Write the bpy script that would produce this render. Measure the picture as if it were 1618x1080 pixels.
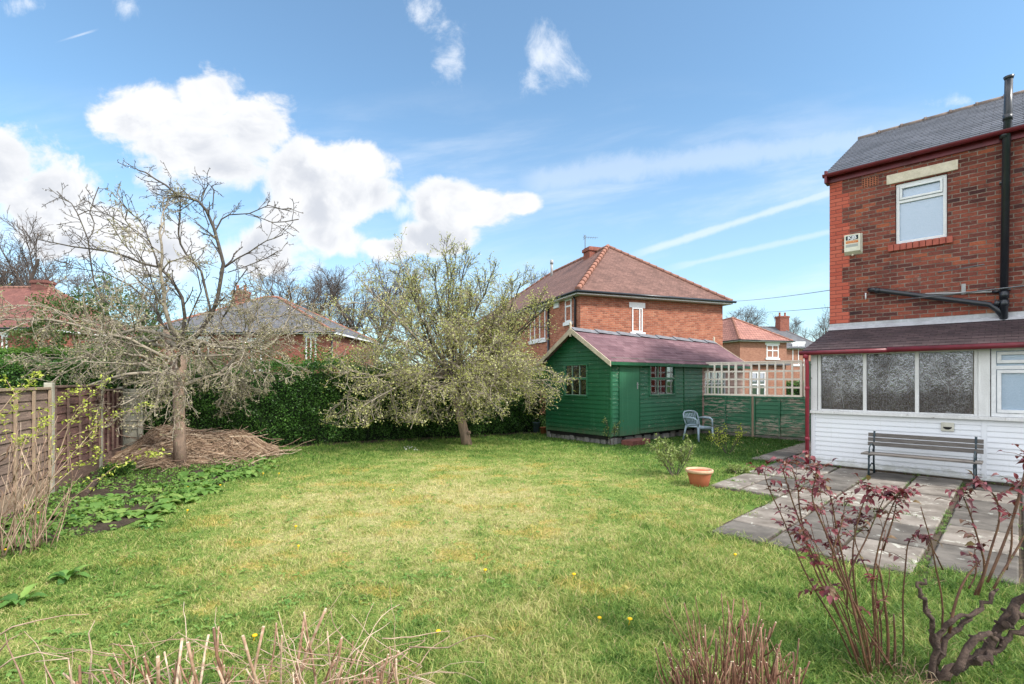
import bpy, math, random
import numpy as np
from mathutils import Vector, Matrix
R = math.radians
random.seed(7)
for o in list(bpy.data.objects): bpy.data.objects.remove(o)
scn = bpy.context.scene
COL = scn.collection
# ------------------------------------------------------------------ camera, sky, sun
CH = 1.7; F = 800.0
cam = bpy.data.objects.new('camera', bpy.data.cameras.new('camera')); COL.objects.link(cam)
cam.location = (0, 0, CH); cam.rotation_euler = (R(90), 0, 0)
cam.data.sensor_width = 36; cam.data.lens = F/1618*36; cam.data.shift_y = 60/1618
cam.data.clip_start = .05; cam.data.clip_end = 2000
scn.camera = cam
scn.view_settings.view_transform = 'Standard'; scn.view_settings.look = 'None'
scn.view_settings.exposure = 1.1; scn.view_settings.gamma = 1
SUN_DIR = Vector((.85, -.53, 0)).normalized(); SUN_EL = R(44)
sun = bpy.data.objects.new('sun', bpy.data.lights.new('sun', 'SUN')); COL.objects.link(sun)
sun.data.energy = 2.6; sun.data.angle = R(6); sun.data.color = (1, .95, .87)
sv = Vector((SUN_DIR.x*math.cos(SUN_EL), SUN_DIR.y*math.cos(SUN_EL), math.sin(SUN_EL)))
sun.rotation_euler = sv.to_track_quat('Z', 'Y').to_euler()
world = bpy.data.worlds.new('World'); scn.world = world; world.use_nodes = True

class NT:
    """tiny helper to write node trees"""
    def __init__(s, nt): s.nt = nt; s.n = nt.nodes; s.l = nt.links
    def put(s, sock, v):
        if v is None: return
        if isinstance(v, bpy.types.NodeSocket): s.l.new(v, sock)
        elif isinstance(v, (tuple, list)) and sock.type == 'RGBA' and len(v) == 3: sock.default_value = (*v, 1)
        else: sock.default_value = v
    def node(s, t, ins=None, **kw):
        nd = s.n.new(t)
        for k, v in kw.items(): setattr(nd, k, v)
        for k, v in (ins or {}).items(): s.put(nd.inputs[k], v)
        return nd
    def m(s, op, a, b=None, c=None, clamp=False):
        nd = s.n.new('ShaderNodeMath'); nd.operation = op; nd.use_clamp = clamp
        s.put(nd.inputs[0], a); s.put(nd.inputs[1], b); s.put(nd.inputs[2], c)
        return nd.outputs[0]
    def mix(s, f, a, b, mode='MIX'):
        nd = s.n.new('ShaderNodeMix'); nd.data_type = 'RGBA'; nd.blend_type = mode
        s.put(nd.inputs[0], f); s.put(nd.inputs[6], a); s.put(nd.inputs[7], b)
        return nd.outputs[2]
    def ss(s, v, a, b, t0=0., t1=1., itp='SMOOTHSTEP'):
        nd = s.n.new('ShaderNodeMapRange'); nd.interpolation_type = itp
        s.put(nd.inputs[0], v); s.put(nd.inputs[1], a); s.put(nd.inputs[2], b); s.put(nd.inputs[3], t0); s.put(nd.inputs[4], t1)
        return nd.outputs[0]
    def noise(s, vec, scale, detail=4, rough=.55, dist=0., out=0):
        nd = s.node('ShaderNodeTexNoise', {'Scale': scale, 'Detail': detail, 'Roughness': rough, 'Distortion': dist})
        if vec is not None: s.l.new(vec, nd.inputs['Vector'])
        return nd.outputs[out]
    def ramp(s, f, stops, interp='LINEAR'):
        nd = s.n.new('ShaderNodeValToRGB'); nd.color_ramp.interpolation = interp
        e = nd.color_ramp.elements
        while len(e) < len(stops): e.new(.5)
        for i, (p, c) in enumerate(stops): e[i].position = p; e[i].color = (*c, 1)
        s.put(nd.inputs[0], f); return nd.outputs[0]
    def vec(s, x, y, z=0.):
        nd = s.n.new('ShaderNodeCombineXYZ'); s.put(nd.inputs[0], x); s.put(nd.inputs[1], y); s.put(nd.inputs[2], z); return nd.outputs[0]
    def xyz(s, v):
        nd = s.n.new('ShaderNodeSeparateXYZ'); s.l.new(v, nd.inputs[0]); return nd.outputs
    def scalev(s, v, sc):
        nd = s.n.new('ShaderNodeMapping'); s.l.new(v, nd.inputs[0]); nd.inputs['Scale'].default_value = sc; return nd.outputs[0]

def build_world():
    w = NT(world.node_tree); w.n.clear()
    sky = w.node('ShaderNodeTexSky', sky_type='NISHITA', sun_disc=False)
    sky.sun_elevation = SUN_EL; sky.sun_rotation = math.atan2(SUN_DIR.x, SUN_DIR.y)
    sky.air_density = 1.0; sky.dust_density = .6; sky.ozone_density = 1.6
    d = w.xyz(w.node('ShaderNodeTexCoord').outputs['Generated'])
    yy = w.m('MAXIMUM', w.m('ABSOLUTE', d[1]), .16)
    U = w.m('DIVIDE', d[0], yy); V = w.m('DIVIDE', d[2], yy)
    uv = w.vec(U, V, w.m('SIGN', d[1]))
    wrp = w.node('ShaderNodeVectorMath', {0: w.noise(uv, 2.6, 3, .5, 0., 1), 1: (.5, .5, .5)}, operation='SUBTRACT').outputs[0]
    wv = w.node('ShaderNodeVectorMath', {0: wrp, 1: (.22, .22, 0), 2: uv}, operation='MULTIPLY_ADD').outputs[0]
    n1 = w.noise(wv, 6.5, 12, .60)
    n1c = w.m('SUBTRACT', n1, .5)
    big = None
    def ell(px, py, rx, ry):
        a = w.m('DIVIDE', w.m('SUBTRACT', U, (px-809)/F), rx/F); b = w.m('DIVIDE', w.m('SUBTRACT', V, (600-py)/F), ry/F)
        return w.m('SUBTRACT', 1, w.m('SQRT', w.m('ADD', w.m('MULTIPLY', a, a), w.m('MULTIPLY', b, b))))
    for e in [(235, 180, 95, 68), (330, 150, 78, 66), (300, 225, 130, 82), (395, 200, 80, 76), (350, 262, 100, 46), (480, 275, 85, 72), (560, 265, 80, 68), (510, 330, 112, 62), (585, 305, 56, 50), (520, 375, 80, 40),
              (-20, 275, 120, 85), (60, 320, 100, 75), (110, 370, 130, 55), (-120, 330, 200, 90), (708, 325, 72, 48), (760, 330, 70, 34), (820, 320, 40, 22), (690, 375, 90, 36), (620, 390, 70, 26), (250, 400, 110, 60), (420, 400, 110, 60),
              (-500, 200, 200, 120), (2150, 280, 240, 130)]:
        v = ell(*e); big = v if big is None else w.m('MAXIMUM', big, v)
    dens = w.m('ADD', big, w.m('MULTIPLY', n1c, 2.3))
    fac = w.ss(dens, .02, .36)
    wsp = None
    for e in [(718, 85, 34, 62), (660, 15, 40, 38), (865, 95, 60, 62), (1525, 160, 62, 28), (40, 5, 40, 26), (205, 8, 40, 24), (640, 330, 22, 18), (840, 120, 30, 34)]:
        v = ell(*e); wsp = v if wsp is None else w.m('MAXIMUM', wsp, v)
    n2 = w.noise(w.scalev(wv, (1, .75, 1)), 11., 12, .68)
    wf = w.m('MULTIPLY', w.ss(w.m('ADD', wsp, w.m('MULTIPLY', w.m('SUBTRACT', n2, .5), 4.2)), .1, 1.5), .75)
    # thin cirrus veil streaming across the middle and right
    rot = w.vec(w.m('ADD', U, w.m('MULTIPLY', V, .3)), w.m('SUBTRACT', V, w.m('MULTIPLY', U, .16)), 0)
    n3 = w.noise(w.scalev(rot, (1.1, 5, 1)), 1.6, 7, .6, .3)
    band = w.m('MULTIPLY', w.ss(V, -.1, .32), w.ss(V, .62, .38))
    veil = w.m('MULTIPLY', w.m('MULTIPLY', w.ss(n3, .42, .75), band), .5)
    def trail(x0, y0, x1, y1, wd, op):
        ax, ay, bx, by = (x0-809)/F, (600-y0)/F, (x1-809)/F, (600-y1)/F
        L = math.hypot(bx-ax, by-ay); tx, ty = (bx-ax)/L, (by-ay)/L
        s = w.m('ADD', w.m('MULTIPLY', w.m('SUBTRACT', U, ax), tx), w.m('MULTIPLY', w.m('SUBTRACT', V, ay), ty))
        q = w.m('ABSOLUTE', w.m('ADD', w.m('MULTIPLY', w.m('SUBTRACT', U, ax), -ty), w.m('MULTIPLY', w.m('SUBTRACT', V, ay), tx)))
        q = w.m('ADD', q, w.m('MULTIPLY', w.m('SUBTRACT', n2, .5), wd/F*1.6))
        return w.m('MULTIPLY', w.m('MULTIPLY', w.ss(q, wd/F, wd*.15/F), op), w.m('MULTIPLY', w.ss(s, -.01, .08), w.ss(s, L+.01, L-.04)))
    tr = w.m('ADD', w.m('ADD', trail(985, 408, 1380, 282, 9, .5), trail(1040, 428, 1400, 345, 7, .32)), trail(90, 66, 152, 47, 3, .6))
    tr = w.m('ADD', tr, trail(800, 290, 1400, 215, 34, .32))
    # cloud body: sunlit tops, greyer bases and folds
    n4 = w.noise(wv, 4.2, 6, .55)
    off = w.node('ShaderNodeVectorMath', {0: wv, 1: (.035, .05, 0)}, operation='ADD').outputs[0]
    rel = w.m('SUBTRACT', w.noise(wv, 6.5, 5, .55), w.noise(off, 6.5, 5, .55))
    shade = w.ss(w.m('ADD', dens, w.m('MULTIPLY', w.m('SUBTRACT', n4, .5), .8)), .1, 1.0)
    ccol = w.mix(w.m('MULTIPLY', w.ss(w.m('ADD', w.m('MULTIPLY', w.m('SUBTRACT', n4, .5), .55), w.m('MULTIPLY', rel, -1.1)), -.10, .20), w.ss(dens, .15, .7)), (4.15, 4.2, 4.3), (2.95, 3.1, 3.4))
    # the air whitens to the horizon
    hz = w.ss(V, .6, -.02)
    base = w.mix(.07, w.mix(1., sky.outputs[0], (.80, 1.02, 1.04), 'MULTIPLY'), (2.6, 2.9, 3.2))
    base = w.mix(w.m('MULTIPLY', hz, .35), base, (3.1, 3.75, 4.5))
    thin = w.m('MAXIMUM', w.m('MAXIMUM', veil, wf), tr, clamp=True)
    c = w.mix(thin, base, (4.3, 4.5, 4.8))
    c = w.mix(fac, c, ccol)
    # bright cloud added overhead and behind the viewer, unseen, to lift the shaded walls
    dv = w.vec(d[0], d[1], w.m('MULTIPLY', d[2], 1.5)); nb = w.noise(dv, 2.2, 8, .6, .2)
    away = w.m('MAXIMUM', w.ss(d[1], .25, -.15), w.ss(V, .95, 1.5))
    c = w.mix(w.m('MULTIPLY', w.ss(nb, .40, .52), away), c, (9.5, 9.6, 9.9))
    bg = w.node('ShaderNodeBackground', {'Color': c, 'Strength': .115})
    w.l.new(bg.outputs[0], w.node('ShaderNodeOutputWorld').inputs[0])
build_world()

# ------------------------------------------------------------------ pixels of the photo -> places
def G(px, py):
    d = F*CH/(py-600.); return Vector(((px-809)/F*d, d, 0))
def at(px, py, d): return Vector(((px-809)/F*d, d, CH+(600-py)/F*d))
HX, HY = 6.0, 10.07; S2 = math.sqrt(.5)
def hu(px, v=0.):            # how far along the house wall a column of the photo falls
    r = (px-809)/F; return (r*(HY+S2*v)-HX-S2*v)/(S2*(1+r))
def hd(u, v=0.): return HY-S2*u+S2*v
def hz(py, u, v=0.): return CH+(600-py)/F*hd(u, v)

# ------------------------------------------------------------------ object helpers
def tag(o, label=None, cat=None, group=None, kind=None):
    if label: o['label'] = label
    if cat: o['category'] = cat
    if group: o['group'] = group
    if kind: o['kind'] = kind
    return o
def thing(name, label, cat, loc=(0, 0, 0), rz=0, group=None):
    o = bpy.data.objects.new(name, None); COL.objects.link(o); o.empty_display_size = .2
    o.location = loc; o.rotation_euler = (0, 0, rz); return tag(o, label, cat, group)
def link(name, me, m, parent=None):
    if m is not None: me.materials.append(m)
    o = bpy.data.objects.new(name, me); COL.objects.link(o)
    if parent is not None: o.parent = parent
    return o
def copy_tree(o, parent=None):
    c = o.copy(); COL.objects.link(c); c.parent = parent
    for ch in [x for x in bpy.data.objects if x.parent == o and x is not c]: copy_tree(ch, c)
    return c
def npmesh(name, V, Fc):
    """V (n,3), Fc (m,k) uniform faces"""
    me = bpy.data.meshes.new(name); V = np.asarray(V, dtype=np.float32); Fc = np.asarray(Fc, dtype=np.int32)
    m, k = Fc.shape
    me.vertices.add(len(V)); me.vertices.foreach_set('co', V.ravel())
    me.loops.add(m*k); me.loops.foreach_set('vertex_index', Fc.ravel())
    me.polygons.add(m); me.polygons.foreach_set('loop_start', np.arange(0, m*k, k, dtype=np.int32))
    me.update(calc_edges=True); return me

class MB:
    def __init__(s): s.v = []; s.f = []; s.sm = []
    def quad(s, *p, sm=False):
        i = len(s.v); s.v += [tuple(q) for q in p]; s.f.append(tuple(range(i, i+len(p)))); s.sm.append(sm)
    def box(s, x0, x1, y0, y1, z0, z1, M=None):
        i = len(s.v); P = [(x0, y0, z0), (x1, y0, z0), (x1, y1, z0), (x0, y1, z0), (x0, y0, z1), (x1, y0, z1), (x1, y1, z1), (x0, y1, z1)]
        if M is not None: P = [tuple(M @ Vector(p)) for p in P]
        s.v += P; s.f += [tuple(i+k for k in q) for q in ((0, 3, 2, 1), (4, 5, 6, 7), (0, 1, 5, 4), (1, 2, 6, 5), (2, 3, 7, 6), (3, 0, 4, 7))]; s.sm += [False]*6; return s
    def bar(s, a, b, w, h):
        a = Vector(a); b = Vector(b); d = (b-a); L = d.length
        q = d.to_track_quat('X', 'Z').to_matrix().to_4x4(); M = Matrix.Translation(a) @ q
        return s.box(0, L, -w/2, w/2, -h/2, h/2, M)
    def tube(s, pts, rad, n=6, cap=True, sm=True):
        P = [Vector(p) for p in pts]; k = len(P)
        if not isinstance(rad, (list, tuple)): rad = [rad]*k
        i0 = len(s.v); up = None
        for j in range(k):
            t = (P[min(j+1, k-1)]-P[max(j-1, 0)])
            if t.length < 1e-9: t = Vector((0, 0, 1))
            t.normalize()
            if up is None: up = Vector((0, 0, 1)) if abs(t.z) < .9 else Vector((1, 0, 0))
            a = t.cross(up)
            if a.length < 1e-6: a = t.orthogonal()
            a.normalize(); b = a.cross(t).normalized(); up = b
            r = rad[j]; px, py, pz = P[j]
            for q in range(n):
                an = 6.2831853*q/n; c = math.cos(an)*r; e = math.sin(an)*r
                s.v.append((px+a.x*c+b.x*e, py+a.y*c+b.y*e, pz+a.z*c+b.z*e))
        for j in range(k-1):
            o = i0+j*n
            for q in range(n):
                q2 = (q+1) % n; s.f.append((o+q, o+q2, o+n+q2, o+n+q)); s.sm.append(sm)
        if cap and n > 2:
            s.f.append(tuple(i0+q for q in reversed(range(n)))); s.sm.append(False)
            s.f.append(tuple(i0+(k-1)*n+q for q in range(n))); s.sm.append(False)
        return s
    def lathe(s, prof, n=24, c=(0, 0, 0)):
        i0 = len(s.v)
        for r, z in prof:
            for q in range(n):
                a = 6.2831853*q/n; s.v.append((c[0]+r*math.cos(a), c[1]+r*math.sin(a), c[2]+z))
        for j in range(len(prof)-1):
            for q in range(n):
                q2 = (q+1) % n; o = i0+j*n; s.f.append((o+q, o+q2, o+n+q2, o+n+q)); s.sm.append(True)
        s.f.append(tuple(i0+q for q in reversed(range(n)))); s.sm.append(False)
        s.f.append(tuple(i0+(len(prof)-1)*n+q for q in range(n))); s.sm.append(False)
        return s
    def prism(s, poly, y0, y1, axis='y'):
        """poly in (x,z) pushed along y"""
        n = len(poly); i = len(s.v)
        f = (lambda a, b, c: (a, c, b)) if axis == 'y' else (lambda a, b, c: (c, a, b))
        s.v += [f(a, b, y0) for a, b in poly]+[f(a, b, y1) for a, b in poly]
        s.f.append(tuple(i+k for k in range(n))); s.f.append(tuple(i+n+k for k in reversed(range(n)))); s.sm += [False]*2
        for k in range(n):
            k2 = (k+1) % n; s.f.append((i+k2, i+k, i+n+k, i+n+k2)); s.sm.append(False)
        return s
    def leaf(s, p, d, nrm, L, W, droop=.3, segs=3, fold=.25):
        p = Vector(p); d = Vector(d).normalized(); nrm = Vector(nrm)
        sd = d.cross(nrm)
        if sd.length < 1e-4: sd = d.orthogonal()
        sd.normalize(); nn = sd.cross(d).normalized(); i = len(s.v); prof = [.12]+[math.sin(math.pi*min(1, (.12+.88*(k/segs)**.8)))**.8 for k in range(1, segs)]+[.03]
        for k in range(segs+1):
            t = k/segs; c = p+d*L*t*(1-.12*droop*t)-Vector((0, 0, 1))*droop*L*t*t*.6+nn*math.sin(t*3.1)*L*.08; w = W*.5*prof[k]
            s.v += [tuple(c-sd*w+nn*w*fold), tuple(c), tuple(c+sd*w+nn*w*fold)]
        for k in range(segs):
            o = i+k*3; s.f += [(o, o+1, o+4, o+3), (o+1, o+2, o+5, o+4)]; s.sm += [True, True]
    def build(s, name, m=None, parent=None, bevel=0, label=None):
        me = bpy.data.meshes.new(name); me.from_pydata(s.v, [], s.f)
        me.polygons.foreach_set('use_smooth', s.sm); me.update()
        o = link(name, me, m, parent)
        if bevel:
            b = o.modifiers.new('bevel', 'BEVEL'); b.width = bevel; b.segments = 2; b.limit_method = 'ANGLE'
        if label: o['label'] = label
        return o

def leaf_cloud(C, size, rs, bias=None, bl=.0, aspect=.55):
    """random folded diamond leaves at the centres C"""
    n = len(C); d = rs.normal(size=(n, 3)); d /= np.linalg.norm(d, axis=1)[:, None]
    q = rs.normal(size=(n, 3))
    if bias is not None: q = q*(1-bl)+np.asarray(bias)*bl*2
    sd = np.cross(d, q); sd /= np.linalg.norm(sd, axis=1)[:, None]+1e-9
    nn = np.cross(sd, d); L = (size*rs.uniform(.6, 1.35, n))[:, None]
    a = C; b = C+d*L*.5+sd*L*aspect*.5+nn*L*.12; t = C+d*L; e = C+d*L*.5-sd*L*aspect*.5+nn*L*.12
    V = np.stack([a, b, t, e], 1).reshape(-1, 3); i = np.arange(n)*4
    Fc = np.stack([i, i+1, i+2, i+3], 1); return V, Fc

# ------------------------------------------------------------------ materials
def newmat(name):
    m = bpy.data.materials.new(name); m.use_nodes = True; t = NT(m.node_tree); t.n.clear()
    t.out = t.node('ShaderNodeOutputMaterial'); return m, t
def finish(t, col, rough=.7, bump=None, bstr=.3, bdist=.01, metal=0., spec=.35, **kw):
    p = t.node('ShaderNodeBsdfPrincipled', {'Base Color': col, 'Roughness': rough, 'Metallic': metal, 'Specular IOR Level': spec})
    for k, v in kw.items(): t.put(p.inputs[k], v)
    if bump is not None:
        b = t.node('ShaderNodeBump', {'Height': bump, 'Strength': bstr, 'Distance': bdist}); t.l.new(b.outputs[0], p.inputs['Normal'])
    t.l.new(p.outputs[0], t.out.inputs[0]); return p
def oc(t): return t.node('ShaderNodeTexCoord').outputs['Object']
def pm(name, c1, c2, scale=6, rough=.7, bump=.3, sc=(1, 1, 1), c3=None, t3=.62, metal=0., spec=.35, bdist=.01, detail=6):
    m, t = newmat(name); v = t.scalev(oc(t), sc)
    n = t.noise(v, scale, detail, .6); c = t.mix(t.ss(n, .32, .68), c1, c2)
    n2 = t.noise(v, scale*4.3, detail, .65)
    if c3: c = t.mix(t.ss(t.noise(v, scale*1.7, 8, .7, .4), t3, t3+.05), c, c3)
    c = t.mix(t.ss(n2, .2, .8, .82, 1.0), (0, 0, 0), c)
    finish(t, c, rough, n2, bump, bdist, metal, spec); return m
def face_uv(t):
    tc = t.node('ShaderNodeTexCoord'); o = t.xyz(tc.outputs['Object']); n = t.xyz(tc.outputs['Normal'])
    g = t.m('GREATER_THAN', t.m('ABSOLUTE', n[0]), t.m('ABSOLUTE', n[1]))
    U = t.m('ADD', t.m('MULTIPLY', g, o[1]), t.m('MULTIPLY', t.m('SUBTRACT', 1, g), o[0]))
    return U, o[2], tc.outputs['Object'], o
def cells(t, U, V, w, h, mo, rag=0., vec=None):
    """brick layout: mortar factor, random per brick, second random, row, fractions"""
    if rag: 
        n = t.m('MULTIPLY', t.m('SUBTRACT', t.noise(vec, 22, 3, .6), .5), rag); V = t.m('ADD', V, n); U = t.m('ADD', U, n)
    r = t.m('DIVIDE', V, h); row = t.m('FLOOR', r); fr = t.m('SUBTRACT', r, row)
    off = t.m('MULTIPLY', t.m('MODULO', t.m('ABSOLUTE', row), 2), .5)
    c = t.m('ADD', t.m('DIVIDE', U, w), off); cell = t.m('FLOOR', c); fc = t.m('SUBTRACT', c, cell)
    wn = t.node('ShaderNodeTexWhiteNoise', {'Vector': t.vec(cell, row, 3.7)}, noise_dimensions='3D')
    dz = t.m('MULTIPLY', t.m('MINIMUM', fr, t.m('SUBTRACT', 1, fr)), h); dx = t.m('MULTIPLY', t.m('MINIMUM', fc, t.m('SUBTRACT', 1, fc)), w)
    dd = t.m('MINIMUM', dz, dx); mf = t.ss(dd, mo*.35, mo*.75, 1, 0)
    wc = t.xyz(wn.outputs['Color'])
    return mf, wn.outputs['Value'], wc[1], row, fr, fc
def brick(name, stops, mortar, w=.235, h=.0785, mo=.011, patch=None, rag=0., rough=.85, quoin=False):
    m, t = newmat(name); U, V, ov, o = face_uv(t)
    mf, r1, r2, row, fr, fc = cells(t, U, V, w, h, mo, rag, ov)
    big = t.noise(ov, .9, 4, .6)
    rr = t.m('ADD', t.m('MULTIPLY', r1, .78), t.m('MULTIPLY', t.ss(big, .3, .7), .22))
    c = t.ramp(rr, stops)
    c = t.mix(t.ss(t.noise(ov, 30, 5, .7), .3, .75, 0, .55), c, t.mix(1., c, (.35, .3, .32), 'MULTIPLY'))
    if patch: c = t.mix(t.m('MULTIPLY', t.ss(t.noise(ov, 2.4, 6, .65, .6), .56, .72), patch[1]), c, patch[0])
    if quoin:
        c = t.mix(t.ss(t.noise(ov, 1.1, 5, .65), .42, .7, 0, .75), c, t.mix(1., c, (.45, .42, .45), 'MULTIPLY')); sm_ = t.m('MULTIPLY', t.ss(t.noise(ov, 7, 7, .75, .3), .60, .68), .7); c = t.mix(sm_, c, (.26, .20, .17))
    mc = t.mix(t.ss(t.noise(ov, 5, 5, .7), .35, .65), mortar, tuple(x*.45 for x in mortar))
    if quoin:   # rebuilt corner in clean machine-made bricks, toothed into the old wall
        tooth = t.m('ADD', .235, t.m('MULTIPLY', t.m('GREATER_THAN', t.m('MODULO', t.m('ADD', row, t.m('MULTIPLY', r2, 0)), 8), 3.5), .13))
        q = t.m('LESS_THAN', o[0], tooth)
        mf2, s1, s2, _, _, _ = cells(t, U, V, .235, .0785, .007)
        qc = t.ramp(s1, [(0, (.40, .085, .055)), (1, (.50, .13, .085))])
        qc = t.mix(mf2, qc, (.12, .05, .045)); c = t.mix(mf, c, mc); c = t.mix(q, c, qc)
        hgt = t.m('SUBTRACT', 1, t.m('MAXIMUM', mf, 0))
    else:
        c = t.mix(mf, c, mc); hgt = t.m('SUBTRACT', 1, mf)
    hgt = t.m('ADD', hgt, t.m('MULTIPLY', t.noise(ov, 60, 4, .7), .5))
    finish(t, c, rough, hgt, .7, .008, spec=.2); return m
def tiles(name, c1, c2, w, h, k, moss=None, rough=.75, streak=.3, gap=.006):
    """courses of tiles on a slope, k = 1/sin(pitch)"""
    m, t = newmat(name); U, V, ov, o = face_uv(t); V = t.m('MULTIPLY', V, k)
    mf, r1, r2, row, fr, fc = cells(t, U, V, w, h, gap)
    c = t.mix(r1, c1, c2); c = t.mix(t.ss(t.noise(ov, 1.3, 6, .65), .35, .7, 0, streak), c, tuple(x*.45 for x in c1))
    if moss: c = t.mix(t.ss(t.noise(ov, 9, 7, .75), .6, .74), c, moss)
    c = t.mix(mf, c, tuple(x*.22 for x in c1))
    hg = t.m('ADD', t.m('MULTIPLY', t.m('SUBTRACT', 1, fr), 1.), t.m('MULTIPLY', r2, .25)); hg = t.m('SUBTRACT', hg, t.m('MULTIPLY', mf, .5))
    hg = t.m('ADD', hg, t.m('MULTIPLY', t.noise(ov, 40, 4, .7), .2))
    finish(t, c, rough, hg, .8, .015, spec=.3); return m
def leafmat(name, stops, rough=.55, trans=.35, pos=None, spec=.3):
    m, t = newmat(name); g = t.node('ShaderNodeNewGeometry'); r = g.outputs['Random Per Island']
    if pos: r = t.m('ADD', t.m('MULTIPLY', r, 1-pos[0]), t.m('MULTIPLY', t.ss(t.noise(g.outputs['Position'], pos[1], 3, .6), .3, .7), pos[0]))
    c = t.ramp(r, stops)
    p = t.node('ShaderNodeBsdfPrincipled', {'Base Color': c, 'Roughness': rough, 'Specular IOR Level': spec})
    tr = t.node('ShaderNodeBsdfTranslucent', {'Color': t.mix(1., c, (1.0, 1.1, .6), 'MULTIPLY')}); mx = t.node('ShaderNodeMixShader', {0: trans})
    t.l.new(p.outputs[0], mx.inputs[1]); t.l.new(tr.outputs[0], mx.inputs[2]); t.l.new(mx.outputs[0], t.out.inputs[0]); return m
def paint(name, base, dark, under, peel, rough=.42, sc=(1, 1, 6), scale=5.):
    m, t = newmat(name); ov = oc(t); v = t.scalev(ov, sc)
    c = t.mix(t.ss(t.noise(ov, 1.6, 5, .6), .3, .7), base, dark); n = t.noise(v, scale, 9, .72, .3); f = t.ss(n, peel, peel+.03)
    z = t.noise(t.scalev(ov, (.6, .6, 1.2)), 1.5, 3, .5); f = t.m('MULTIPLY', f, t.ss(z, .40, .52))
    uc = t.mix(t.noise(v, 20, 4, .6), under, tuple(x*.5 for x in under)); c = t.mix(f, c, uc)
    c = t.mix(t.ss(t.noise(ov, 60, 3, .6), .3, .8, 0, .18), c, tuple(x*.3 for x in dark))
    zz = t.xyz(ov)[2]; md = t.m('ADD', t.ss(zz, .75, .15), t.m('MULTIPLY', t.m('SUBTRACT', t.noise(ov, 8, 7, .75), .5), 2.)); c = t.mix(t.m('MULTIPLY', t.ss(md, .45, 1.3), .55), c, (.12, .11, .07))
    st = t.noise(t.scalev(ov, (7, 7, .4)), 2.5, 6, .7); c = t.mix(t.m('MULTIPLY', t.ss(st, .52, .75), .35), c, tuple(min(1, x*1.5+.06) for x in base))
    finish(t, c, t.m('ADD', rough, t.m('MULTIPLY', f, .4)), t.m('SUBTRACT', t.noise(t.scalev(ov, (2, 2, 14)), 9, 5, .6), f), .35, .004, spec=.35); return m
def glassmat(name, tint=(.5, .55, .58), refl=.35, rough=.04, back=None, bump=None):
    """window glass: mostly mirror over a dark see-through"""
    m, t = newmat(name); g = t.node('ShaderNodeBsdfGlossy', {'Color': (.9, .95, 1), 'Roughness': rough}); tr = t.node('ShaderNodeBsdfTransparent', {'Color': tint})
    if back: tr = t.node('ShaderNodeBsdfDiffuse', {'Color': back})
    if bump:
        ov = oc(t); h = t.noise(t.scalev(ov, (1, 1, .8)), bump[0], 2, .5, 1.2); b = t.node('ShaderNodeBump', {'Height': h, 'Strength': bump[1], 'Distance': .02}); t.l.new(b.outputs[0], g.inputs['Normal'])
    fr = t.node('ShaderNodeFresnel', {'IOR': 1.5}); f = t.m('ADD', t.m('MULTIPLY', fr.outputs[0], .8), refl, clamp=True)
    mx = t.node('ShaderNodeMixShader', {0: f}); t.l.new(tr.outputs[0], mx.inputs[1]); t.l.new(g.outputs[0], mx.inputs[2]); t.l.new(mx.outputs[0], t.out.inputs[0]); return m

M = {}
M['old_brick'] = brick('old_brick', [(0, (.060, .034, .036)), (.18, (.14, .046, .038)), (.45, (.23, .068, .050)), (.80, (.32, .092, .058)), (.95, (.42, .12, .06)), (1, (.42, .30, .19))], (.27, .21, .17), rag=.018, patch=((.07, .045, .045), .6), quoin=True, mo=.013)
M['house_brick'] = brick('house_brick', [(0, (.24, .080, .052)), (.5, (.39, .130, .078)), (1, (.50, .20, .12))], (.42, .30, .22), patch=((.55, .32, .2), .4), mo=.012)
M['far_brick'] = brick('far_brick', [(0, (.31, .14, .095)), (1, (.43, .21, .14))], (.4, .26, .2), mo=.012)
M['red_brick'] = brick('red_brick', [(0, (.21, .065, .050)), (1, (.34, .115, .075))], (.35, .22, .18))
M['slate'] = tiles('slate', (.050, .054, .066), (.095, .10, .12), .28, .19, 2., rough=.5, gap=.008)
M['slate_far'] = tiles('slate_far', (.085, .088, .10), (.13, .13, .14), .3, .25, 1.6)
M['clay'] = tiles('clay', (.135, .070, .055), (.205, .110, .088), .17, .11, 1.57, moss=(.12, .09, .07), streak=.5)
M['clay_pink'] = tiles('clay_pink', (.28, .125, .10), (.38, .18, .14), .3, .33, 1.6, gap=.03)
M['clay_red'] = tiles('clay_red', (.15, .058, .048), (.21, .085, .068), .2, .15, 1.6)
M['shed_shingle'] = tiles('shed_shingle', (.135, .072, .085), (.215, .125, .14), .32, .145, 1.75, rough=.9, moss=(.13, .12, .12))
M['porch_shingle'] = tiles('porch_shingle', (.05, .032, .036), (.085, .055, .058), .16, .085, 2.3, rough=.8, moss=(.10, .11, .05), streak=.5)
M['white'] = pm('white_upvc', (.78, .79, .80), (.72, .73, .75), 3, .35, .05)
def siding_mat():
    m, t = newmat('siding_upvc'); ov = oc(t); o = t.xyz(ov); c = t.mix(t.noise(ov, 2.5, 5, .6), (.74, .76, .80), (.66, .68, .71))
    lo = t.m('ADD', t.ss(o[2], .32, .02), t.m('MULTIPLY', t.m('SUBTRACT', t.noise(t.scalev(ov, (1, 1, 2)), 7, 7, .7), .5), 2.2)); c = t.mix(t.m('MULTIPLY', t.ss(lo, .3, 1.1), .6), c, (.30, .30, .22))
    c = t.mix(t.m('MULTIPLY', t.ss(t.noise(t.scalev(ov, (9, 9, .5)), 3, 6, .7), .55, .75), .25), c, (.42, .41, .36)); finish(t, c, .38, t.noise(ov, 12, 3, .5), .05); return m
M['siding'] = siding_mat()
M['old_white'] = paint('old_white', (.70, .70, .70), (.58, .58, .57), (.25, .20, .16), .62, .6, (1, 1, 1), 9)
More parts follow.
